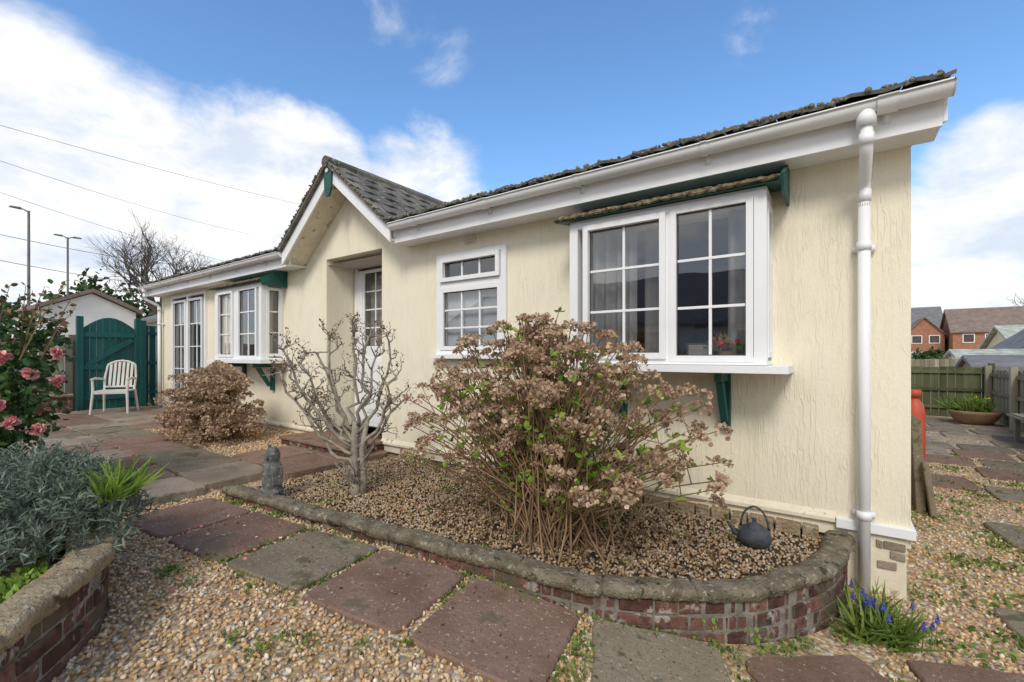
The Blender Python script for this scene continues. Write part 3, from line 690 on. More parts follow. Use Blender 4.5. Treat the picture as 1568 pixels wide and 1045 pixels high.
# ------------------------------------------------------------------ hydrangeas
def hydrangea(name, base, cen, rad, nst, hr, npet, nleaf, spread=.18, zlow=-.1, psz=.025):
    root = empty(name); mb = MB(); tips = []; lp = []; ld = []
    for i in range(nst):
        a = random.uniform(0, 2 * math.pi); el = random.uniform(zlow, 1.0)
        el = math.sin(el * math.pi / 2) if el > 0 else el; rr = math.sqrt(max(0, 1 - el * el)); q = random.uniform(.80, 1.05)
        if i % 4 == 0: q *= random.uniform(.6, .95)
        T = Vector((cen[0] + rad[0] * rr * math.cos(a) * q, cen[1] + rad[1] * rr * math.sin(a) * q, cen[2] + rad[2] * el * q))
        B = Vector((base[0] + random.gauss(0, spread), base[1] + random.gauss(0, spread * .7), base[2]))
        C = B.lerp(T, .5) + Vector(((B.x - T.x) * .12, (B.y - T.y) * .12, random.uniform(.0, .18)))
        pts = []
        for k in range(8):
            t = k / 7; p = B * (1 - t) ** 2 + C * 2 * t * (1 - t) + T * t * t
            if 0 < k < 7: p = p + Vector((random.gauss(0, .009), random.gauss(0, .009), random.gauss(0, .008)))
            pts.append(p)
        mb.tube(pts, [.0068 - .0036 * k / 7 for k in range(8)], 4, cap=False)
        tips.append((T, (pts[-1] - pts[-2]).normalized()))
        for _ in range(random.choice([1, 1, 2, 2, 3])):
            k = random.randint(3, 6); s = pts[k]; e = s + Vector((random.gauss(0, .09), random.gauss(0, .09), random.uniform(.04, .2)))
            mb.tube([s, s.lerp(e, .5) + Vector((0, 0, -.01)), e], [.0035, .003, .002], 4, cap=False)
            if random.random() < .40 and e.z > cen[2]: tips.append((e, Vector((0, 0, 1))))
            else:
                for _ in range(4 if nleaf else 1): lp.append(e[:]); ld.append([random.gauss(0, .6), random.gauss(0, .6), random.uniform(.1, 1)])
        for _ in range(nleaf):
            k = random.randint(2, 6); s = pts[k].lerp(pts[k + 1], random.random())
            for _ in range(2): lp.append(s[:]); ld.append([random.gauss(0, .8), random.gauss(0, .8), random.uniform(-.2, 1)])
    mb.build('stems', [M_stem], root, smooth=True)
    P = []; D = []
    for T, d in tips:
        h = hr * random.uniform(.55, 1.2); m = int(npet * random.uniform(.6, 1.1))
        dv = unit(rng.normal(size=(m, 3))); dd = np.array(d[:]) * .6 + [0, 0, .5]
        dv = unit(dv + dd * .9)
        P.append(np.array(T[:]) - dd * h * .3 + dv * h * rng.uniform(.55, 1.05, (m, 1)) * [1, 1, .75]); D.append(dv + rng.normal(size=(m, 3)) * .8)
    P = np.concatenate(P); D = np.concatenate(D)
    scatter('dried_flower_heads', PET_V, PET_F, P, basis(D), rng.uniform(.5, 1.2, len(P)) * psz, [M_head], root)
    if lp: scatter('leaves', LEAF_V, LEAF_F, np.array(lp), basis(np.array(ld)), rng.uniform(.02, .055, len(lp)), [M_leafF], root)
    return root
hydrangea('hydrangea_bush', (-1.45, 2.50, .27), (-1.56, 2.52, .76), (1.12, .60, .87), 310, .060, 64, 3, .15, -.10, .024)
hydrangea('hydrangea_bush', (-6.75, 2.62, .33), (-6.75, 2.62, .42), (.84, .52, .84), 240, .08, 58, 0, .2, .0, .032)
n = 1500; a = rng.uniform(0, 6.28, n); r = rng.uniform(0, 1, n) ** .6
ps = np.stack([-1.45 + 1.0 * r * np.cos(a), 2.6 + .55 * r * np.sin(a), np.full(n, .285) + rng.uniform(0, .015, n)], 1)
dd = rng.normal(size=(n, 3)); dd[:, 2] *= .25
scatter('leaf_litter', PET_V, PET_F, ps, basis(dd), rng.uniform(.012, .03, n), [M_litter])

# ------------------------------------------------------------------ pruned shrub and trees
def grow(mb, p, d, L, r, depth, tips, wig=.25, upb=.15, kids=(2, 3), shrink=.72, sides=5, ang=.7):
    n = 3; pts = [p.copy()]; rs = [r]; dd = d.copy()
    for k in range(n):
        dd = (dd + Vector((random.gauss(0, wig), random.gauss(0, wig), random.gauss(0, wig * .6) + upb * .3))).normalized()
        p = p + dd * L / n; pts.append(p.copy()); rs.append(r * (1 - .30 * (k + 1) / n))
    mb.tube(pts, rs, sides, cap=(depth == 0))
    if depth == 0: tips.append((p, dd)); return
    for c in range(random.randint(*kids)):
        q = random.randint(1, 3) if c else 3
        ax = Vector((random.gauss(0, 1), random.gauss(0, 1), random.gauss(0, .7) + upb)).normalized()
        nd = (dd + ax * ang).normalized()
        grow(mb, pts[q], nd, L * random.uniform(shrink - .12, shrink + .1), rs[q] * (.85 if c == 0 else .68), depth - 1, tips, wig, upb, kids, shrink, sides, ang)
sh = empty('pruned_bare_shrub'); mb = MB(); tips = []
B = Vector((-3.28, 2.35, .26)); random.seed(14)
U = Vector((.815, .579, 0)); F_ = Vector((-.579, .815, 0))
def limb(z0, lat, dep, z1, r=.017):
    s = B + Vector((0, 0, z0 - B.z)) + U * (.02 if lat > 0 else -.02); e = B + U * lat + F_ * dep; e.z = z1
    c = s.lerp(e, .45); c.z = s.z + (z1 - s.z) * .22; c = c + U * lat * .12; pts = []; N = 8
    for k in range(N + 1):
        t = k / N; q = s * (1 - t) ** 2 + c * 2 * t * (1 - t) + e * t * t
        if 0 < k: q = q + Vector((random.gauss(0, .020), random.gauss(0, .020), random.gauss(0, .016)))
        pts.append(q)
    mb.tube(pts, [r * (1 - .5 * k / N) for k in range(N + 1)], 7)
    for k in range(4, N + 1):
        for _ in range(2 if k < N else 4):
            if random.random() < .8:
                d = Vector((random.gauss(0, .7), random.gauss(0, .7), random.uniform(.2, 1.0))).normalized()
                grow(mb, pts[k], d, random.uniform(.06, .12), .0075, 2, tips, .35, .25, (1, 3), .72, 5, .8)
mb.tube([B + Vector((.02, 0, -.04)), B + Vector((0, 0, .08)), B + Vector((-.03, .01, .28)), B + Vector((-.01, 0, .48)), B + Vector((.0, 0, .62))], [.055, .042, .036, .032, .026], 10)
mb.tube([B + Vector((.05, .04, -.04)), B + Vector((.07, .03, .15)), B + Vector((.06, .02, .40)), B + Vector((.09, .05, .62))], [.034, .026, .022, .018], 8)
for a in ((.60, -.66, .05, 1.26), (.66, -.54, -.12, 1.48), (.72, -.32, .1, 1.42), (.80, -.22, -.1, 1.58), (.85, -.02, .05, 1.62), (.85, .12, -.1, 1.57), (.78, .30, .08, 1.54), (.66, .36, -.1, 1.28), (.52, -.45, .1, 1.0), (.55, .28, .1, 1.0), (.7, -.55, .2, 1.35), (.75, .1, .25, 1.42)):
    limb(*a)
for i in range(36):
    a = random.uniform(0, 6.28); p0 = B + Vector((0, 0, random.uniform(.02, .2)))
    e = p0 + Vector((math.cos(a) * .2, math.sin(a) * .15, random.uniform(.05, .3))); mb.tube([p0, p0.lerp(e, .5) + Vector((0, 0, .02)), e], [.004, .003, .002], 4)
mb.build('trunk_and_branches', [M_bark], sh, smooth=True)
P = np.array([t[0][:] for t in tips]); P = np.repeat(P, 5, 0) + rng.normal(size=(len(P) * 5, 3)) * .010
scatter('buds', LEAF_V, LEAF_F, P, basis(rng.normal(size=P.shape) + [0, 0, 1]), rng.uniform(.012, .024, len(P)), [M_litter], sh)

random.seed(5)
tr = empty('bare_tree'); mb = MB(); tips = []
p0 = Vector((-36.5, 10.9, .2)); mb.tube([p0, p0 + Vector((.1, 0, 2)), p0 + Vector((0, .1, 4.2))], [.35, .28, .24], 8)
for j in range(8):
    a = j * .8; nd = Vector((math.cos(a) * .9, math.sin(a) * .9, .6 + .5 * random.random())).normalized()
    grow(mb, p0 + Vector((0, .05, 3.6 + .09 * j)), nd, 1.95, .13, 5, tips, .22, .2, (2, 4), .76, 4, .62)
mb.build('trunk_and_branches', [M_dbark], tr)
tr = empty('bare_tree'); mb = MB(); tips = []
p0 = Vector((20.5, 82, 0)); mb.tube([p0, p0 + Vector((0, 0, 4))], [.3, .25], 6)
for j in range(6):
    a = j * 1.05; nd = Vector((math.cos(a) * .8, math.sin(a) * .8, 1)).normalized()
    grow(mb, p0 + Vector((0, 0, 3.5)), nd, 2.2, .12, 4, tips, .22, .2, (2, 4), .76, 4, .62)
mb.build('trunk_and_branches', [M_dbark], tr)
P = []
for (x, y, zt, w_) in ((-50, 9, 6.6, 2.6), (-53, 13, 7.6, 3), (-55, 17, 7.0, 3), (-58, 22, 6.4, 3), (-50, 5, 5.6, 3), (-48, 1, 5.8, 3.2), (-52, 11, 8, 1.8), (-60, 26, 6.2, 3.5), (-46, -3, 5.5, 3)):
    m = 1300; d = unit(rng.normal(size=(m, 3))); r = rng.uniform(.45, 1, (m, 1)) * (1 + .25 * np.sin(d[:, :1] * 7) * np.cos(d[:, 2:] * 6))
    P.append(np.array([x, y, zt * .55]) + d * r * [w_, w_, zt * .5])
P = np.concatenate(P); scatter('distant_evergreen_trees', LEAF_V, LEAF_F, P, randrot(len(P)), rng.uniform(.3, .6, len(P)), [M_ever])

# ------------------------------------------------------------------ camellia, lavender and small plants
random.seed(3)
OX, OY = -.44, -.18
cam_b = empty('camellia_bush'); P = []
for (cx, cy, cz, r, m) in ((-4.75, .75, 1.42, .36, 850), (-4.48, .62, 1.12, .38, 900), (-5.0, .45, 1.60, .34, 650), (-4.42, .42, .85, .33, 700), (-4.9, .3, 1.1, .5, 1000), (-4.60, .95, 1.62, .14, 90), (-4.38, .80, .98, .22, 260)):
    d = unit(rng.normal(size=(m, 3))); P.append(np.array([cx + OX, cy + OY, cz]) + d * r * rng.uniform(.5, 1.15, (m, 1)))
P = np.concatenate(P)
scatter('leaves', LEAF_V, LEAF_F, P, basis(rng.normal(size=P.shape) + [0, 0, -.2]), rng.uniform(.045, .085, len(P)), [M_leafD], cam_b)
mb = MB()
for k in range(20):
    a = random.uniform(0, 6.28); b0 = Vector((-4.65 + OX + random.gauss(0, .08), .45 + OY + random.gauss(0, .08), .45)); e = Vector((-4.7 + OX + .42 * math.cos(a), .55 + OY + .38 * math.sin(a), random.uniform(1.1, 2.0)))
    mb.tube([b0, b0.lerp(e, .5) + Vector((random.gauss(0, .05), random.gauss(0, .05), .08)), e], [.014, .009, .003], 5)
tw = []
for k in range(10):
    b0 = Vector((-4.55 + OX + random.gauss(0, .15), .85 + OY + random.gauss(0, .1), 1.4)); e = b0 + Vector((random.uniform(0, .3), random.uniform(.0, .3), random.uniform(.25, .6)))
    md = b0.lerp(e, .5) + Vector((.02, 0, .05)); mb.tube([b0, md, e], [.005, .004, .002], 4)
    for q in range(9): tw.append((md.lerp(e, q / 8) + Vector((random.gauss(0, .015), random.gauss(0, .015), 0)))[:])
mb.build('branches', [M_stem], cam_b)
tw = np.array(tw); scatter('young_leaves', LEAF_V, LEAF_F, tw, basis(rng.normal(size=tw.shape) + [0, 0, .4]), rng.uniform(.025, .05, len(tw)), [M_litter], cam_b)
FP = []; FD = []
for (x, y, z) in ((-4.28, .83, 1.30), (-4.22, .66, 1.10), (-4.36, .98, 1.24), (-4.10, .60, .84), (-4.02, .50, .72), (-4.14, .85, .92), (-4.30, .70, 1.42), (-4.45, .60, 1.58), (-4.5, 1.0, 1.45), (-4.16, .72, .98), (-4.3, .45, 1.2), (-4.35, .9, 1.05)):
    m = 55; d = unit(rng.normal(size=(m, 3)) + np.array([.9, .1, .3])); FP.append(np.array([x + OX + .05, y + OY, z]) + d * rng.uniform(.004, .024, (m, 1))); FD.append(d)
FP = np.concatenate(FP); scatter('pink_flowers', PET_V, PET_F, FP, basis(np.concatenate(FD)), rng.uniform(.025, .043, len(FP)), [M_pink], cam_b)

lav = empty('lavender_bush'); n = 1100; d = unit(rng.normal(size=(n, 3))); d[:, 2] = abs(d[:, 2])
sp = np.array([-3.38, .50, .50]) + d * [.62, .36, .36] * rng.uniform(.55, 1.08, (n, 1))
P = np.repeat(sp, 18, 0); D = np.repeat(d * [.7, .7, .8] + [0, 0, .5] + rng.normal(size=d.shape) * .35, 18, 0); D = unit(D)
P = P + D * np.tile(np.linspace(0, .10, 18), n)[:, None]
scatter('leaves', NAR_V, NAR_F, P, basis(D * .6 + rng.normal(size=D.shape) * .6), rng.uniform(.025, .05, len(P)), [M_leafL], lav)
mb = MB()
for k in range(160):
    i = random.randrange(n); s = Vector((-3.35 + random.gauss(0, .15), .5 + random.gauss(0, .1), .48)); e = Vector(sp[i]); mb.tube([s, s.lerp(e, .5) + Vector((0, 0, -.03)), e], [.006, .004, .002], 4)
mb.build('woody_stems', [M_bark], lav)

def tuft_arrays(spots, nb, r, hmin, hmax, lean=.6):
    P = []; D = []; S = []
    for (x, y, z) in spots:
        m = int(nb * random.uniform(.6, 1.3)); P.append(np.array([x, y, z]) + rng.normal(size=(m, 3)) * [r, r, .002])
        D.append(rng.normal(size=(m, 3)) * [lean, lean, .15] + [0, 0, .8]); S.append(rng.uniform(hmin, hmax, m))
    return np.concatenate(P), np.concatenate(D), np.concatenate(S)
spots = []
for (x0, y0, x1, y1, k) in ((-1.60, 1.95, -1.50, 1.33, 10), (-2.24, 1.85, -2.19, 1.25, 8), (-2.90, 1.8, -2.87, 1.2, 7), (-.97, 1.99, -.82, 1.4, 12), (-4.1, 1.66, -1.2, 1.93, 26), (-1.1, 1.99, -.4, 2.25, 14), (-.4, 2.2, .1, 2.9, 10),
                            (-3.0, 1.15, -2.0, 1.2, 6), (-3.3, .9, -2.4, 1.0, 4), (-2.2, .8, -1.6, 1.2, 5), (-4.4, 1.0, -4.4, 2.0, 6), (-7.6, 1.66, -4.5, 1.66, 10), (-.3, 2.1, -.1, 1.75, 8), (.2, 2.6, .4, 2.2, 8)):
    for _ in range(k):
        t = random.random(); x = x0 + (x1 - x0) * t + random.gauss(0, .018); y = y0 + (y1 - y0) * t + random.gauss(0, .018); spots.append((x, y, float(g(x)) + .014))
P, D, S = tuft_arrays(spots, 24, .030, .010, .030, .8)
wd = empty('weeds'); scatter('small_leaves', LEAF_V, LEAF_F, P, basis(D), S, [M_weed], wd)
spots = [(random.uniform(.45, 3.0), 3.0 + 6 * random.random() ** 1.3, .008) for _ in range(210)]
P, D, S = tuft_arrays(spots, 40, .075, .012, .042, .9)
scatter('side_weeds', LEAF_V, LEAF_F, P, basis(D), S, [M_weed], wd)
spots = [(random.uniform(-3.9, -.2), random.uniform(2.05, 3.4), .275) for _ in range(70)]
P, D, S = tuft_arrays(spots, 14, .03, .012, .03, .8)
scatter('bed_weeds', LEAF_V, LEAF_F, P, basis(D), S, [M_weed], wd)
spots = [(random.gauss(-2.75, .1), random.gauss(.40, .07), .475) for _ in range(10)]
P, D, S = tuft_arrays(spots, 30, .03, .02, .06, .8)
scatter('planter_weeds', LEAF_V, LEAF_F, P, basis(D), S, [M_leafF], wd)
spots = [(-3.0 + random.gauss(0, .06), .66 + random.gauss(0, .05), .70) for _ in range(5)]
P, D, S = tuft_arrays(spots, 40, .02, .1, .24, .6)
scatter('planter_grass', BLD_V, NAR_F, P, basis(D), S, [M_leafF], wd)
n = 40; x = rng.uniform(-3.6, -2.4, n); y = rng.uniform(.85, 1.6, n)
scatter('fallen_petals', PET_V, PET_F, np.stack([x, y, g(x) + .035], 1), basis(rng.normal(size=(n, 3)) * [1, 1, .2]), rng.uniform(.015, .03, n), [M_pink], wd)
n = 420; x = rng.uniform(-4.4, .2, n); y = rng.uniform(.5, 2.3, n); dd = rng.normal(size=(n, 3)); dd[:, 2] *= .2
scatter('dry_leaf_bits', PET_V, PET_F, np.stack([x, y, g(x) + .036], 1), basis(dd), rng.uniform(.008, .022, n), [M_litter], wd)
gh = empty('grape_hyacinth_plant'); c = [(.20 + random.gauss(0, .07), 2.95 + random.gauss(0, .06), .01) for _ in range(14)]
P, D, S = tuft_arrays(c, 34, .02, .10, .24, .75); scatter('leaves', BLD_V, NAR_F, P, basis(D), S, [M_weed], gh)
P = []; mb = MB()
for k in range(15):
    x, y = .2 + random.gauss(0, .10), 2.95 + random.gauss(0, .08); h = random.uniform(.12, .19); mb.tube([(x, y, .01), (x + .01, y, h)], .0025, 4)
    m = 36; t = rng.uniform(0, 1, m); a = rng.uniform(0, 6.28, m); P.append(np.stack([x + .01 + .008 * (1.1 - t) * np.cos(a), y + .008 * (1.1 - t) * np.sin(a), h - .01 + .04 * t], 1))
P = np.concatenate(P); mb.build('flower_stalks', [M_weed], gh); scatter('blue_bells', ICO_V, ICO_F, P, randrot(len(P)), np.full(len(P), .0038), [M_blue], gh)

# ------------------------------------------------------------------ ornaments
k = MB(); c = (-.40, 3.10, .285)
k.lathe(c, [(0, 0), (.07, 0), (.088, .02), (.092, .05), (.085, .085), (.06, .11), (.045, .115), (.043, .122), (.02, .13), (.012, .135), (.012, .15), (.016, .158), (0, .165)], 24)
k.tube([(c[0] - .075, c[1] - .01, c[2] + .04), (c[0] - .11, c[1] - .015, c[2] + .06), (c[0] - .13, c[1] - .02, c[2] + .10), (c[0] - .145, c[1] - .02, c[2] + .115)], [.018, .014, .011, .010], 10)
k.tube([(c[0] + .075 * math.cos(t), c[1], c[2] + .10 + .13 * math.sin(t)) for t in np.linspace(.05, math.pi - .05, 14)], .006, 8)
k.build('iron_kettle', [M_iron], None, smooth=True)
s = MB(); c = (-3.70, 1.87, .325)
s.lathe(c, [(0, 0), (.085, 0), (.085, .03), (.07, .04), (.075, .10), (.078, .17), (.065, .23), (.05, .255), (.058, .28), (.06, .315), (.045, .35), (.02, .365), (0, .37)], 18)
s.obox((c[0] + .03, c[1] - .05, c[2] + .30), (.012, 0, 0), (0, .02, 0), (0, 0, .015)); s.obox((c[0] - .04, c[1], c[2] + .36), (.012, 0, 0), (0, .012, 0), (0, 0, .025)); s.obox((c[0] + .04, c[1], c[2] + .36), (.012, 0, 0), (0, .012, 0), (0, 0, .025))
s.obox((c[0] - .075, c[1], c[2] + .15), (.012, 0, .004), (0, .04, 0), (.006, 0, .07)); s.obox((c[0] + .075, c[1], c[2] + .15), (.012, 0, -.004), (0, .04, 0), (-.006, 0, .07))
s.build('stone_owl_statue', [M_granite], None, bevel=.006)
s = MB(); c = (-4.28, 3.15, .30)
s.lathe(c, [(0, 0), (.07, 0), (.07, .05), (.045, .07), (.06, .16), (.05, .24), (.03, .26), (.04, .30), (.03, .34), (0, .36)], 14)
s.tube([(c[0], c[1] - .04, c[2] + .22), (c[0] + .05, c[1] - .08, c[2] + .17), (c[0] + .02, c[1] - .1, c[2] + .2)], [.018, .015, .012], 8)
s.build('garden_gnome_statue', [M_granite], None, smooth=True)
ch = MB(); ch.M = Matrix.Translation((-10.9, 2.62, .375)) @ Matrix.Rotation(R(58), 4, 'Z')
for sx in (-1, 1):
    ch.tube([(sx * .27, -.26, 0), (sx * .245, -.22, .40), (sx * .26, -.20, .62)], [.018, .024, .02], 8)
    ch.tube([(sx * .26, .28, 0), (sx * .23, .20, .42)], [.018, .024], 8)
    ch.tube([(sx * .26, -.24, .625), (sx * .27, -.05, .64), (sx * .25, .2, .62)], [.02, .024, .02], 8)
    ch.tube([(sx * .225, .19, .40), (sx * .235, .25, .65), (sx * .21, .31, .88)], [.02, .02, .018], 8)
ch.box(-.24, .24, -.23, .21, .395, .42)
ch.box(-.24, .24, -.235, -.225, .36, .394)
ch.tube([(-.21, .31, .88), (-.1, .325, .945), (0, .33, .96), (.1, .325, .945), (.21, .31, .88)], .02, 8)
ch.tube([(-.22, .205, .47), (.22, .205, .47)], .018, 8)
for i in range(6):
    x = -.165 + i * .066; ch.obox((x * .97, .268, .70), (.021, 0, 0), (0, .006, 0), (0, .055, .235))
ch.build('garden_chair', [M_plastic], None, bevel=.003)

# ------------------------------------------------------------------ gate, fences
gt = empty('green_garden_gate'); mb = MB()
n = 8; y0, y1 = 2.40, 3.20
for i in range(n):
    a = y0 + (y1 - y0) * i / n; b = y0 + (y1 - y0) * (i + 1) / n - .006
    f = lambda y: 1.98 + .22 * math.sin(math.pi * (y - y0) / (y1 - y0))
    mb.hexa([(-12.03, a, .36), (-12.0, a, .36), (-12.0, b, .36), (-12.03, b, .36), (-12.03, a, f(a)), (-12.0, a, f(a)), (-12.0, b, f(b)), (-12.03, b, f(b))])
for z in (.55, 1.15, 1.8): mb.box(-11.998, -11.97, y0, y1, z, z + .1)
mb.obox((-11.985, 2.8, .88), (.01, 0, 0), (0, .36, .23), (0, -.03, .04)); mb.obox((-11.985, 2.8, 1.5), (.01, 0, 0), (0, .36, .26), (0, -.03, .04))
mb.box(-12.06, -11.94, 2.30, 2.395, .2, 2.2); mb.box(-12.06, -11.94, 3.205, 3.30, .2, 2.2)
mb.tube([(-11.955, 3.1, 1.2), (-11.955, 3.1, 1.32)], .012, 8)
mb.build('boards_and_posts', [M_gate], gt, bevel=.004)
def fence(name, p0, p1, z0, h, m, bw=.12, side=1):
    root = empty(name); a = Vector((*p0, 0)); b = Vector((*p1, 0)); d = (b - a); L = d.length; d.normalize(); nn = Vector((-d.y, d.x, 0)) * side
    mb = MB(); n = max(1, int(L / bw))
    for i in range(n):
        c = a + d * (i + .5) * L / n; hh = h + random.uniform(-.015, .015)
        mb.obox(c + nn * (.012 + .006 * (i % 2)) + Vector((0, 0, z0 + hh / 2)), d * (L / n / 2 - .004), nn * .008, Vector((0, 0, hh / 2)))
    for z in (.2, .55, .9): mb.obox((a + b) / 2 - nn * .02 + Vector((0, 0, z0 + h * z)), d * L / 2, nn * .018, Vector((0, 0, .035)))
    s = 0
    while s <= L + .01: mb.obox(a + d * s - nn * .06 + Vector((0, 0, z0 + h / 2 + .03)), d * .05, nn * .05, Vector((0, 0, h / 2 + .06))); s += 1.8
    mb.build('boards', [m], root, bevel=.003)
fence('green_side_fence', (-12.0, 3.32), (-12.0, 4.6), .3, 1.78, M_gate)
fence('wooden_fence', (-12.15, 2.28), (-12.15, -3.5), .3, 1.45, M_fence)
fence('back_garden_fence', (2.85, 14.6), (-2, 14.6), 0, 1.17, M_fenceB, .14, -1)
fence('side_garden_fence', (2.85, 14.5), (2.85, 6), 0, 1.12, M_fence, .12, 1)
fence('far_garden_fence', (9, 24), (2, 24), 0, 1.30, M_fence, .14)
fence('far_boundary_fence', (5.2, 36), (5.2, 15), 0, 1.20, M_fence, .14, -1)
bricked_wall('low_brick_wall', [(-11.4, -1.2), (-11.55, .6), (-11.7, 2.2)], .72, .3, M_cope2, .15, .06, None)
random.seed(33)
pt_ = empty('daffodil_planter'); mb = MB(); c = (2.34, 13.2, 0)
mb.lathe(c, [(0, .0), (.20, .0), (.32, .10), (.40, .24), (.43, .30), (.38, .30), (.34, .26), (0, .26)], 24); mb.build('bowl', [M_terra], pt_, smooth=True)
P, D, S = tuft_arrays([(c[0] + random.gauss(0, .14), c[1] + random.gauss(0, .14), .27) for _ in range(14)], 28, .02, .2, .42, .45); scatter('leaves', BLD_V, NAR_F, P, basis(D), S, [M_weed], pt_)
P = np.repeat(np.array([(c[0] + random.gauss(0, .14), c[1] + random.gauss(0, .14), random.uniform(.48, .62)) for _ in range(5)]), 7, 0)
scatter('yellow_flowers', PET_V, PET_F, P, randrot(len(P)), np.full(len(P), .04), [M_yellow], pt_)
gb = MB(); x, y = .705, 6.6
gb.lathe((x, y, 0), [(0, .0), (.07, .0), (.085, .04), (.09, .1), (.09, .80), (.075, .90), (.04, .95), (.04, .98), (.055, .98), (.055, 1.06), (.045, 1.06), (.02, .99), (0, .99)], 20)
gb.build('gas_bottle', [M_gas], None, smooth=True)
ls = MB(); ls.obox((.615, 5.75, .42), (.035, 0, .004), (0, .26, 0), (-.02, 0, .42)); ls.obox((.68, 5.6, .24), (.022, 0, .004), (0, .2, .0), (-.03, 0, .24))
ls.build('leaning_paving_slab', [M_slabG], None, bevel=.01)
bn = MB(); bn.box(2.35, 2.75, 9.6, 11.1, .42, .45)
for k in range(4): bn.box(2.38 + k * .1, 2.46 + k * .1, 9.6, 11.0, .455, .475)
for y in (9.7, 10.85):
    bn.box(2.4, 2.46, y, y + .06, 0, .419); bn.box(2.7, 2.76, y, y + .06, .476, .95)
for z in (.6, .75, .88): bn.box(2.762, 2.785, 9.6, 11.0, z, z + .08)
bn.build('wooden_bench', [M_fence], None, bevel=.004)

# ------------------------------------------------------------------ other buildings
def building(name, x0, x1, y0, y1, z0, ze_, zr_, axis, mw, mr, wins=(), chim=None, ov=.25):
    root = empty(name); b = MB()
    xm, ym = (x0 + x1) / 2, (y0 + y1) / 2
    vs = [(x0, y0, z0), (x1, y0, z0), (x1, y1, z0), (x0, y1, z0), (x0, y0, ze_), (x1, y0, ze_), (x1, y1, ze_), (x0, y1, ze_)]
    b.add(vs, [(0, 1, 5, 4), (1, 2, 6, 5), (2, 3, 7, 6), (3, 0, 4, 7)])
    r = MB(); th = .12
    if axis == 'x':
        b.add([(x0, y0, ze_), (x0, y1, ze_), (x0, ym, zr_), (x1, y0, ze_), (x1, y1, ze_), (x1, ym, zr_)], [(0, 1, 2), (3, 5, 4)])
        sl = (zr_ - ze_) / (ym - y0)
        for s in (1, -1):
            ya = (y0 - ov) if s == 1 else (y1 + ov); za = ze_ - ov * sl + .03
            r.hexa([(x0 - ov, ya, za), (x1 + ov, ya, za), (x1 + ov, ym, zr_ + .03), (x0 - ov, ym, zr_ + .03), (x0 - ov, ya, za + th), (x1 + ov, ya, za + th), (x1 + ov, ym, zr_ + .03 + th), (x0 - ov, ym, zr_ + .03 + th)])
    else:
        b.add([(x0, y0, ze_), (x1, y0, ze_), (xm, y0, zr_), (x0, y1, ze_), (x1, y1, ze_), (xm, y1, zr_)], [(0, 1, 2), (3, 5, 4)])
        sl = (zr_ - ze_) / (xm - x0)
        for s in (1, -1):
            xa = (x0 - ov) if s == 1 else (x1 + ov); za = ze_ - ov * sl + .03
            r.hexa([(xa, y0 - ov, za), (xm, y0 - ov, zr_ + .03), (xm, y1 + ov, zr_ + .03), (xa, y1 + ov, za), (xa, y0 - ov, za + th), (xm, y0 - ov, zr_ + .03 + th), (xm, y1 + ov, zr_ + .03 + th), (xa, y1 + ov, za + th)])
    b.build('walls', [mw], root); r.build('roof', [mr], root)
    f = MB(); q = MB()
    for (face, a, c, zz0, zz1) in wins:
        if face == 'y0': f.box(a, c, y0 - .05, y0 - .005, zz0, zz1); q.box(a + .08, c - .08, y0 - .06, y0 - .051, zz0 + .08, zz1 - .08)
        if face == 'y1': f.box(a, c, y1 + .005, y1 + .05, zz0, zz1); q.box(a + .08, c - .08, y1 + .051, y1 + .06, zz0 + .08, zz1 - .08)
        if face == 'x1': f.box(x1 + .005, x1 + .05, a, c, zz0, zz1); q.box(x1 + .051, x1 + .06, a + .08, c - .08, zz0 + .08, zz1 - .08)
    if chim: f2 = MB(); cx, cy = chim; f2.box(cx - .35, cx + .35, cy - .35, cy + .35, ze_, zr_ + 1.0); f2.build('chimney', [mw], root)
    if wins: f.build('window_frames', [M_pvc], root); q.build('window_glass', [M_dark], root)
    return root
building('white_garage', -24, -19, 2.9, 5.1, .3, 2.85, 3.38, 'x', M_white, M_broof, [('x1', 4.2, 4.9, 1.2, 2.0)], ov=.15)
building('white_bungalow', -26, -17.5, 7.0, 12.5, .3, 2.9, 4.0, 'x', M_white, M_groof, [('y0', -20, -18.6, 1.2, 2.4)])
def ww(*xs): return [('y0', a, a + 1.0, z, z + 1.0) for a in xs for z in (.9, 2.9)]
building('brick_house', 11.0, 18.0, 72, 79, -1, 4.2, 6.9, 'x', M_orange, M_broof, ww(11.8, 13.6, 15.4))
building('brick_house', 7.0, 10.6, 74, 80, -1, 4.0, 6.0, 'y', M_orange, M_broof, ww(7.6, 9.2))
building('brick_house', 19.0, 27.0, 74, 81, -1, 4.2, 6.9, 'x', M_orange, M_broof, ww(19.8, 21.8, 23.8))
building('brick_house', 4.5, 12.5, 88, 96, -1, 5.5, 8.6, 'x', M_orange, M_groof, [('y0', 8, 9.4, 4, 5)])
building('cream_bungalow', 7.6, 12, 34, 40, 0, 1.9, 3.0, 'x', M_yellowwall, M_proof, [('y0', 8.2, 9.4, .9, 1.6)])
building('cream_bungalow', 6.4, 8.8, 27, 32, 0, 1.75, 2.7, 'y', M_yellowwall, M_groof, [('y0', 7.1, 8.1, 1.1, 1.7)])
building('garden_shed', 4.0, 7.5, 25, 27, 0, 1.30, 1.55, 'x', M_white, M_proof, ov=.15)
building('garden_shed', 3.4, 5.0, 19, 21, 0, 1.0, 1.30, 'x', M_fence, M_groof, ov=.12)
building('neighbouring_bungalow', -15, 5, -15, -8.5, 0, 2.5, 4.4, 'x', M_white, M_groof, [('y1', a, a + 1.6, 1.1, 2.3) for a in (-13, -9.5, -6, -2.5, 1.5)])
P = []
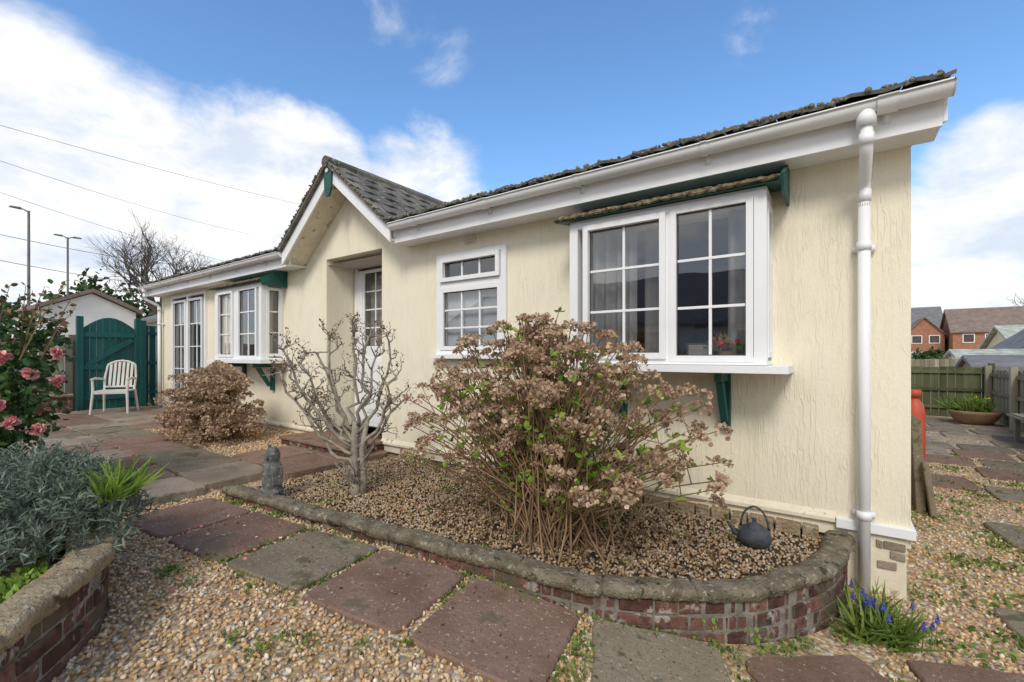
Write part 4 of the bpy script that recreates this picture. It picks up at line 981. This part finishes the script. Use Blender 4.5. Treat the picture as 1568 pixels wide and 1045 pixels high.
for (x, y, zt, w_) in ((5.0, 40, 1.8, 1.4), (12, 50, 2.6, 2.2), (15, 55, 3.2, 2.5), (22, 60, 3.2, 3)):
    m = 900; d = unit(rng.normal(size=(m, 3))); P.append(np.array([x, y, zt * .5]) + d * rng.uniform(.5, 1.1, (m, 1)) * [w_, w_, zt * .5])
P = np.concatenate(P); scatter('distant_shrubs', LEAF_V, LEAF_F, P, randrot(len(P)), rng.uniform(.2, .4, len(P)), [M_ever])

# ------------------------------------------------------------------ street lamps and cables
def lamp(p, h, arms):
    mb = MB(); x, y = p
    mb.tube([(x, y, 0), (x, y, 1.2), (x, y, 1.25), (x, y, h)], [.10, .10, .06, .045], 10)
    for s in arms:
        mb.tube([(x, y, h - .08), (x, y + s * .15, h + .02), (x, y + s * .3, h + .04)], .03, 6)
        mb.hexa([(x - .10, y + s * .2, h), (x + .10, y + s * .2, h), (x + .08, y + s * .6, h + .02), (x - .08, y + s * .6, h + .02), (x - .08, y + s * .24, h + .09), (x + .08, y + s * .24, h + .09), (x + .06, y + s * .55, h + .08), (x - .06, y + s * .55, h + .08)])
    mb.build('street_lamp', [M_metal], None, bevel=.01)
lamp((-28.9, 4.0), 7.8, (-1,)); lamp((-35.8, 6.5), 8.2, (1, -1))
cb = MB()
def cable(a, b, sag=.35, r=.006):
    a, b = Vector(a), Vector(b); cb.tube([a.lerp(b, t) + Vector((0, 0, -4 * sag * t * (1 - t))) for t in np.linspace(0, 1, 24)], r, 5)
cable((-17.2, -6, 7.6), (-19.2, 13.5, 8.25)); cable((-16, -3, 6.9), (-27, 12.5, 8.3)); cable((-16.6, -3, 6.6), (-27, 12.8, 6.4))
cable((-41, -1, 9.5), (-54, 19, 10.6), .5, .02); cable((-41, -1, 8.0), (-54, 19, 8.4), .5, .02)
cb.build('overhead_cables', [M_cable])

# ------------------------------------------------------------------ world, sun, camera
world = bpy.data.worlds.new('World'); scene.world = world; world.use_nodes = True
wn = world.node_tree; wn.nodes.clear(); t = NT(wn)
SUN = Vector((.30, -.85, .82)).normalized(); elev = math.asin(SUN.z); az = math.atan2(SUN.x, SUN.y)
sky = t.n('ShaderNodeTexSky', sky_type='NISHITA', sun_disc=False, sun_elevation=elev, sun_rotation=az % (2 * math.pi), air_density=1.0, dust_density=.4, ozone_density=2.5)
hs = t.n('ShaderNodeHueSaturation', {'Saturation': 1.14, 'Value': 1.6, 'Color': sky.outputs[0]})
bg1 = t.n('ShaderNodeBackground', {'Color': hs.outputs[0], 'Strength': .15})
dirv = t.n('ShaderNodeTexCoord').outputs['Generated']
mask = None
for (v, r0, r1, wgt) in (((-1.461, .189, .42), 15, 6, 1), ((-1.496, .164, .60), 5, 1, .7), ((-1.286, .313, .28), 17, 8, 1), ((-1.087, .454, .30), 14, 6, 1), ((-.969, .538, .38), 11, 4, .95),
                         ((-.747, .695, .35), 11, 2, .56), ((.258, 1.41, .17), 12, 5, 1), ((.27, 1.41, .42), 6, 1, .75), ((-.75, .729, .78), 9, 1, .34), ((1.5, .8, .4), 25, 8, 1), ((-.6, -1, .7), 50, 28, 1), ((1, -.8, .6), 45, 22, 1)):  # final pair: broad clouds behind the camera, unseen, added as fill light
    v = Vector(v).normalized()
    d = t.n('ShaderNodeVectorMath', {0: dirv, 1: v}, operation='DOT_PRODUCT').outputs['Value']
    mr = t.n('ShaderNodeMapRange', {0: d, 1: math.cos(R(r0)), 2: math.cos(R(r1)), 3: 0.0, 4: wgt}, interpolation_type='SMOOTHSTEP').outputs[0]
    mask = mr if mask is None else t.math('MAXIMUM', mask, mr)
zc = t.n('ShaderNodeSeparateXYZ', {0: dirv}).outputs[2]
hz = t.n('ShaderNodeMapRange', {0: zc, 1: .0, 2: .22, 3: .6, 4: 0.0}, interpolation_type='SMOOTHSTEP').outputs[0]
mask = t.math('MAXIMUM', mask, hz)
nz = t.noise(t.mapping(dirv, (1, 1, 1.5)), 5.0, 8, .6, .3)
den = t.math('ADD', t.math('MULTIPLY', mask, 1.0), t.math('MULTIPLY', t.math('SUBTRACT', nz, .5), 1.7))
den = t.n('ShaderNodeMapRange', {0: den, 1: .22, 2: .85, 3: 0.0, 4: 1.0}, interpolation_type='SMOOTHSTEP').outputs[0]
shade = t.noise(t.mapping(dirv, (1, 1, 2)), 6, 5, .6, .2)
ccol = t.ramp(shade, [(.36, (.68, .75, .86)), (.56, (1.0, .99, .97))])
bg2 = t.n('ShaderNodeBackground', {'Color': ccol, 'Strength': 1.1})
mxs = t.n('ShaderNodeMixShader', {0: t.math('MULTIPLY', den, .96), 1: bg1.outputs[0], 2: bg2.outputs[0]})
wo = t.n('ShaderNodeOutputWorld'); wn.links.new(mxs.outputs[0], wo.inputs[0])

sl = bpy.data.lights.new('sun', 'SUN'); sl.energy = 2.0; sl.angle = R(18); sl.color = (1, .94, .85)
so = bpy.data.objects.new('sun', sl); COL.objects.link(so); so.rotation_euler = SUN.to_track_quat('Z', 'Y').to_euler()

cd = bpy.data.cameras.new('camera'); cd.lens = 16; cd.sensor_width = 36; cd.shift_y = .0143; cd.clip_end = 3000; cd.clip_start = .05
co = bpy.data.objects.new('camera', cd); COL.objects.link(co); co.location = (0, 0, 1.43); co.rotation_euler = (R(90), 0, R(35.4)); scene.camera = co
scene.view_settings.view_transform = 'Standard'; scene.view_settings.look = 'None'; scene.view_settings.exposure = 0
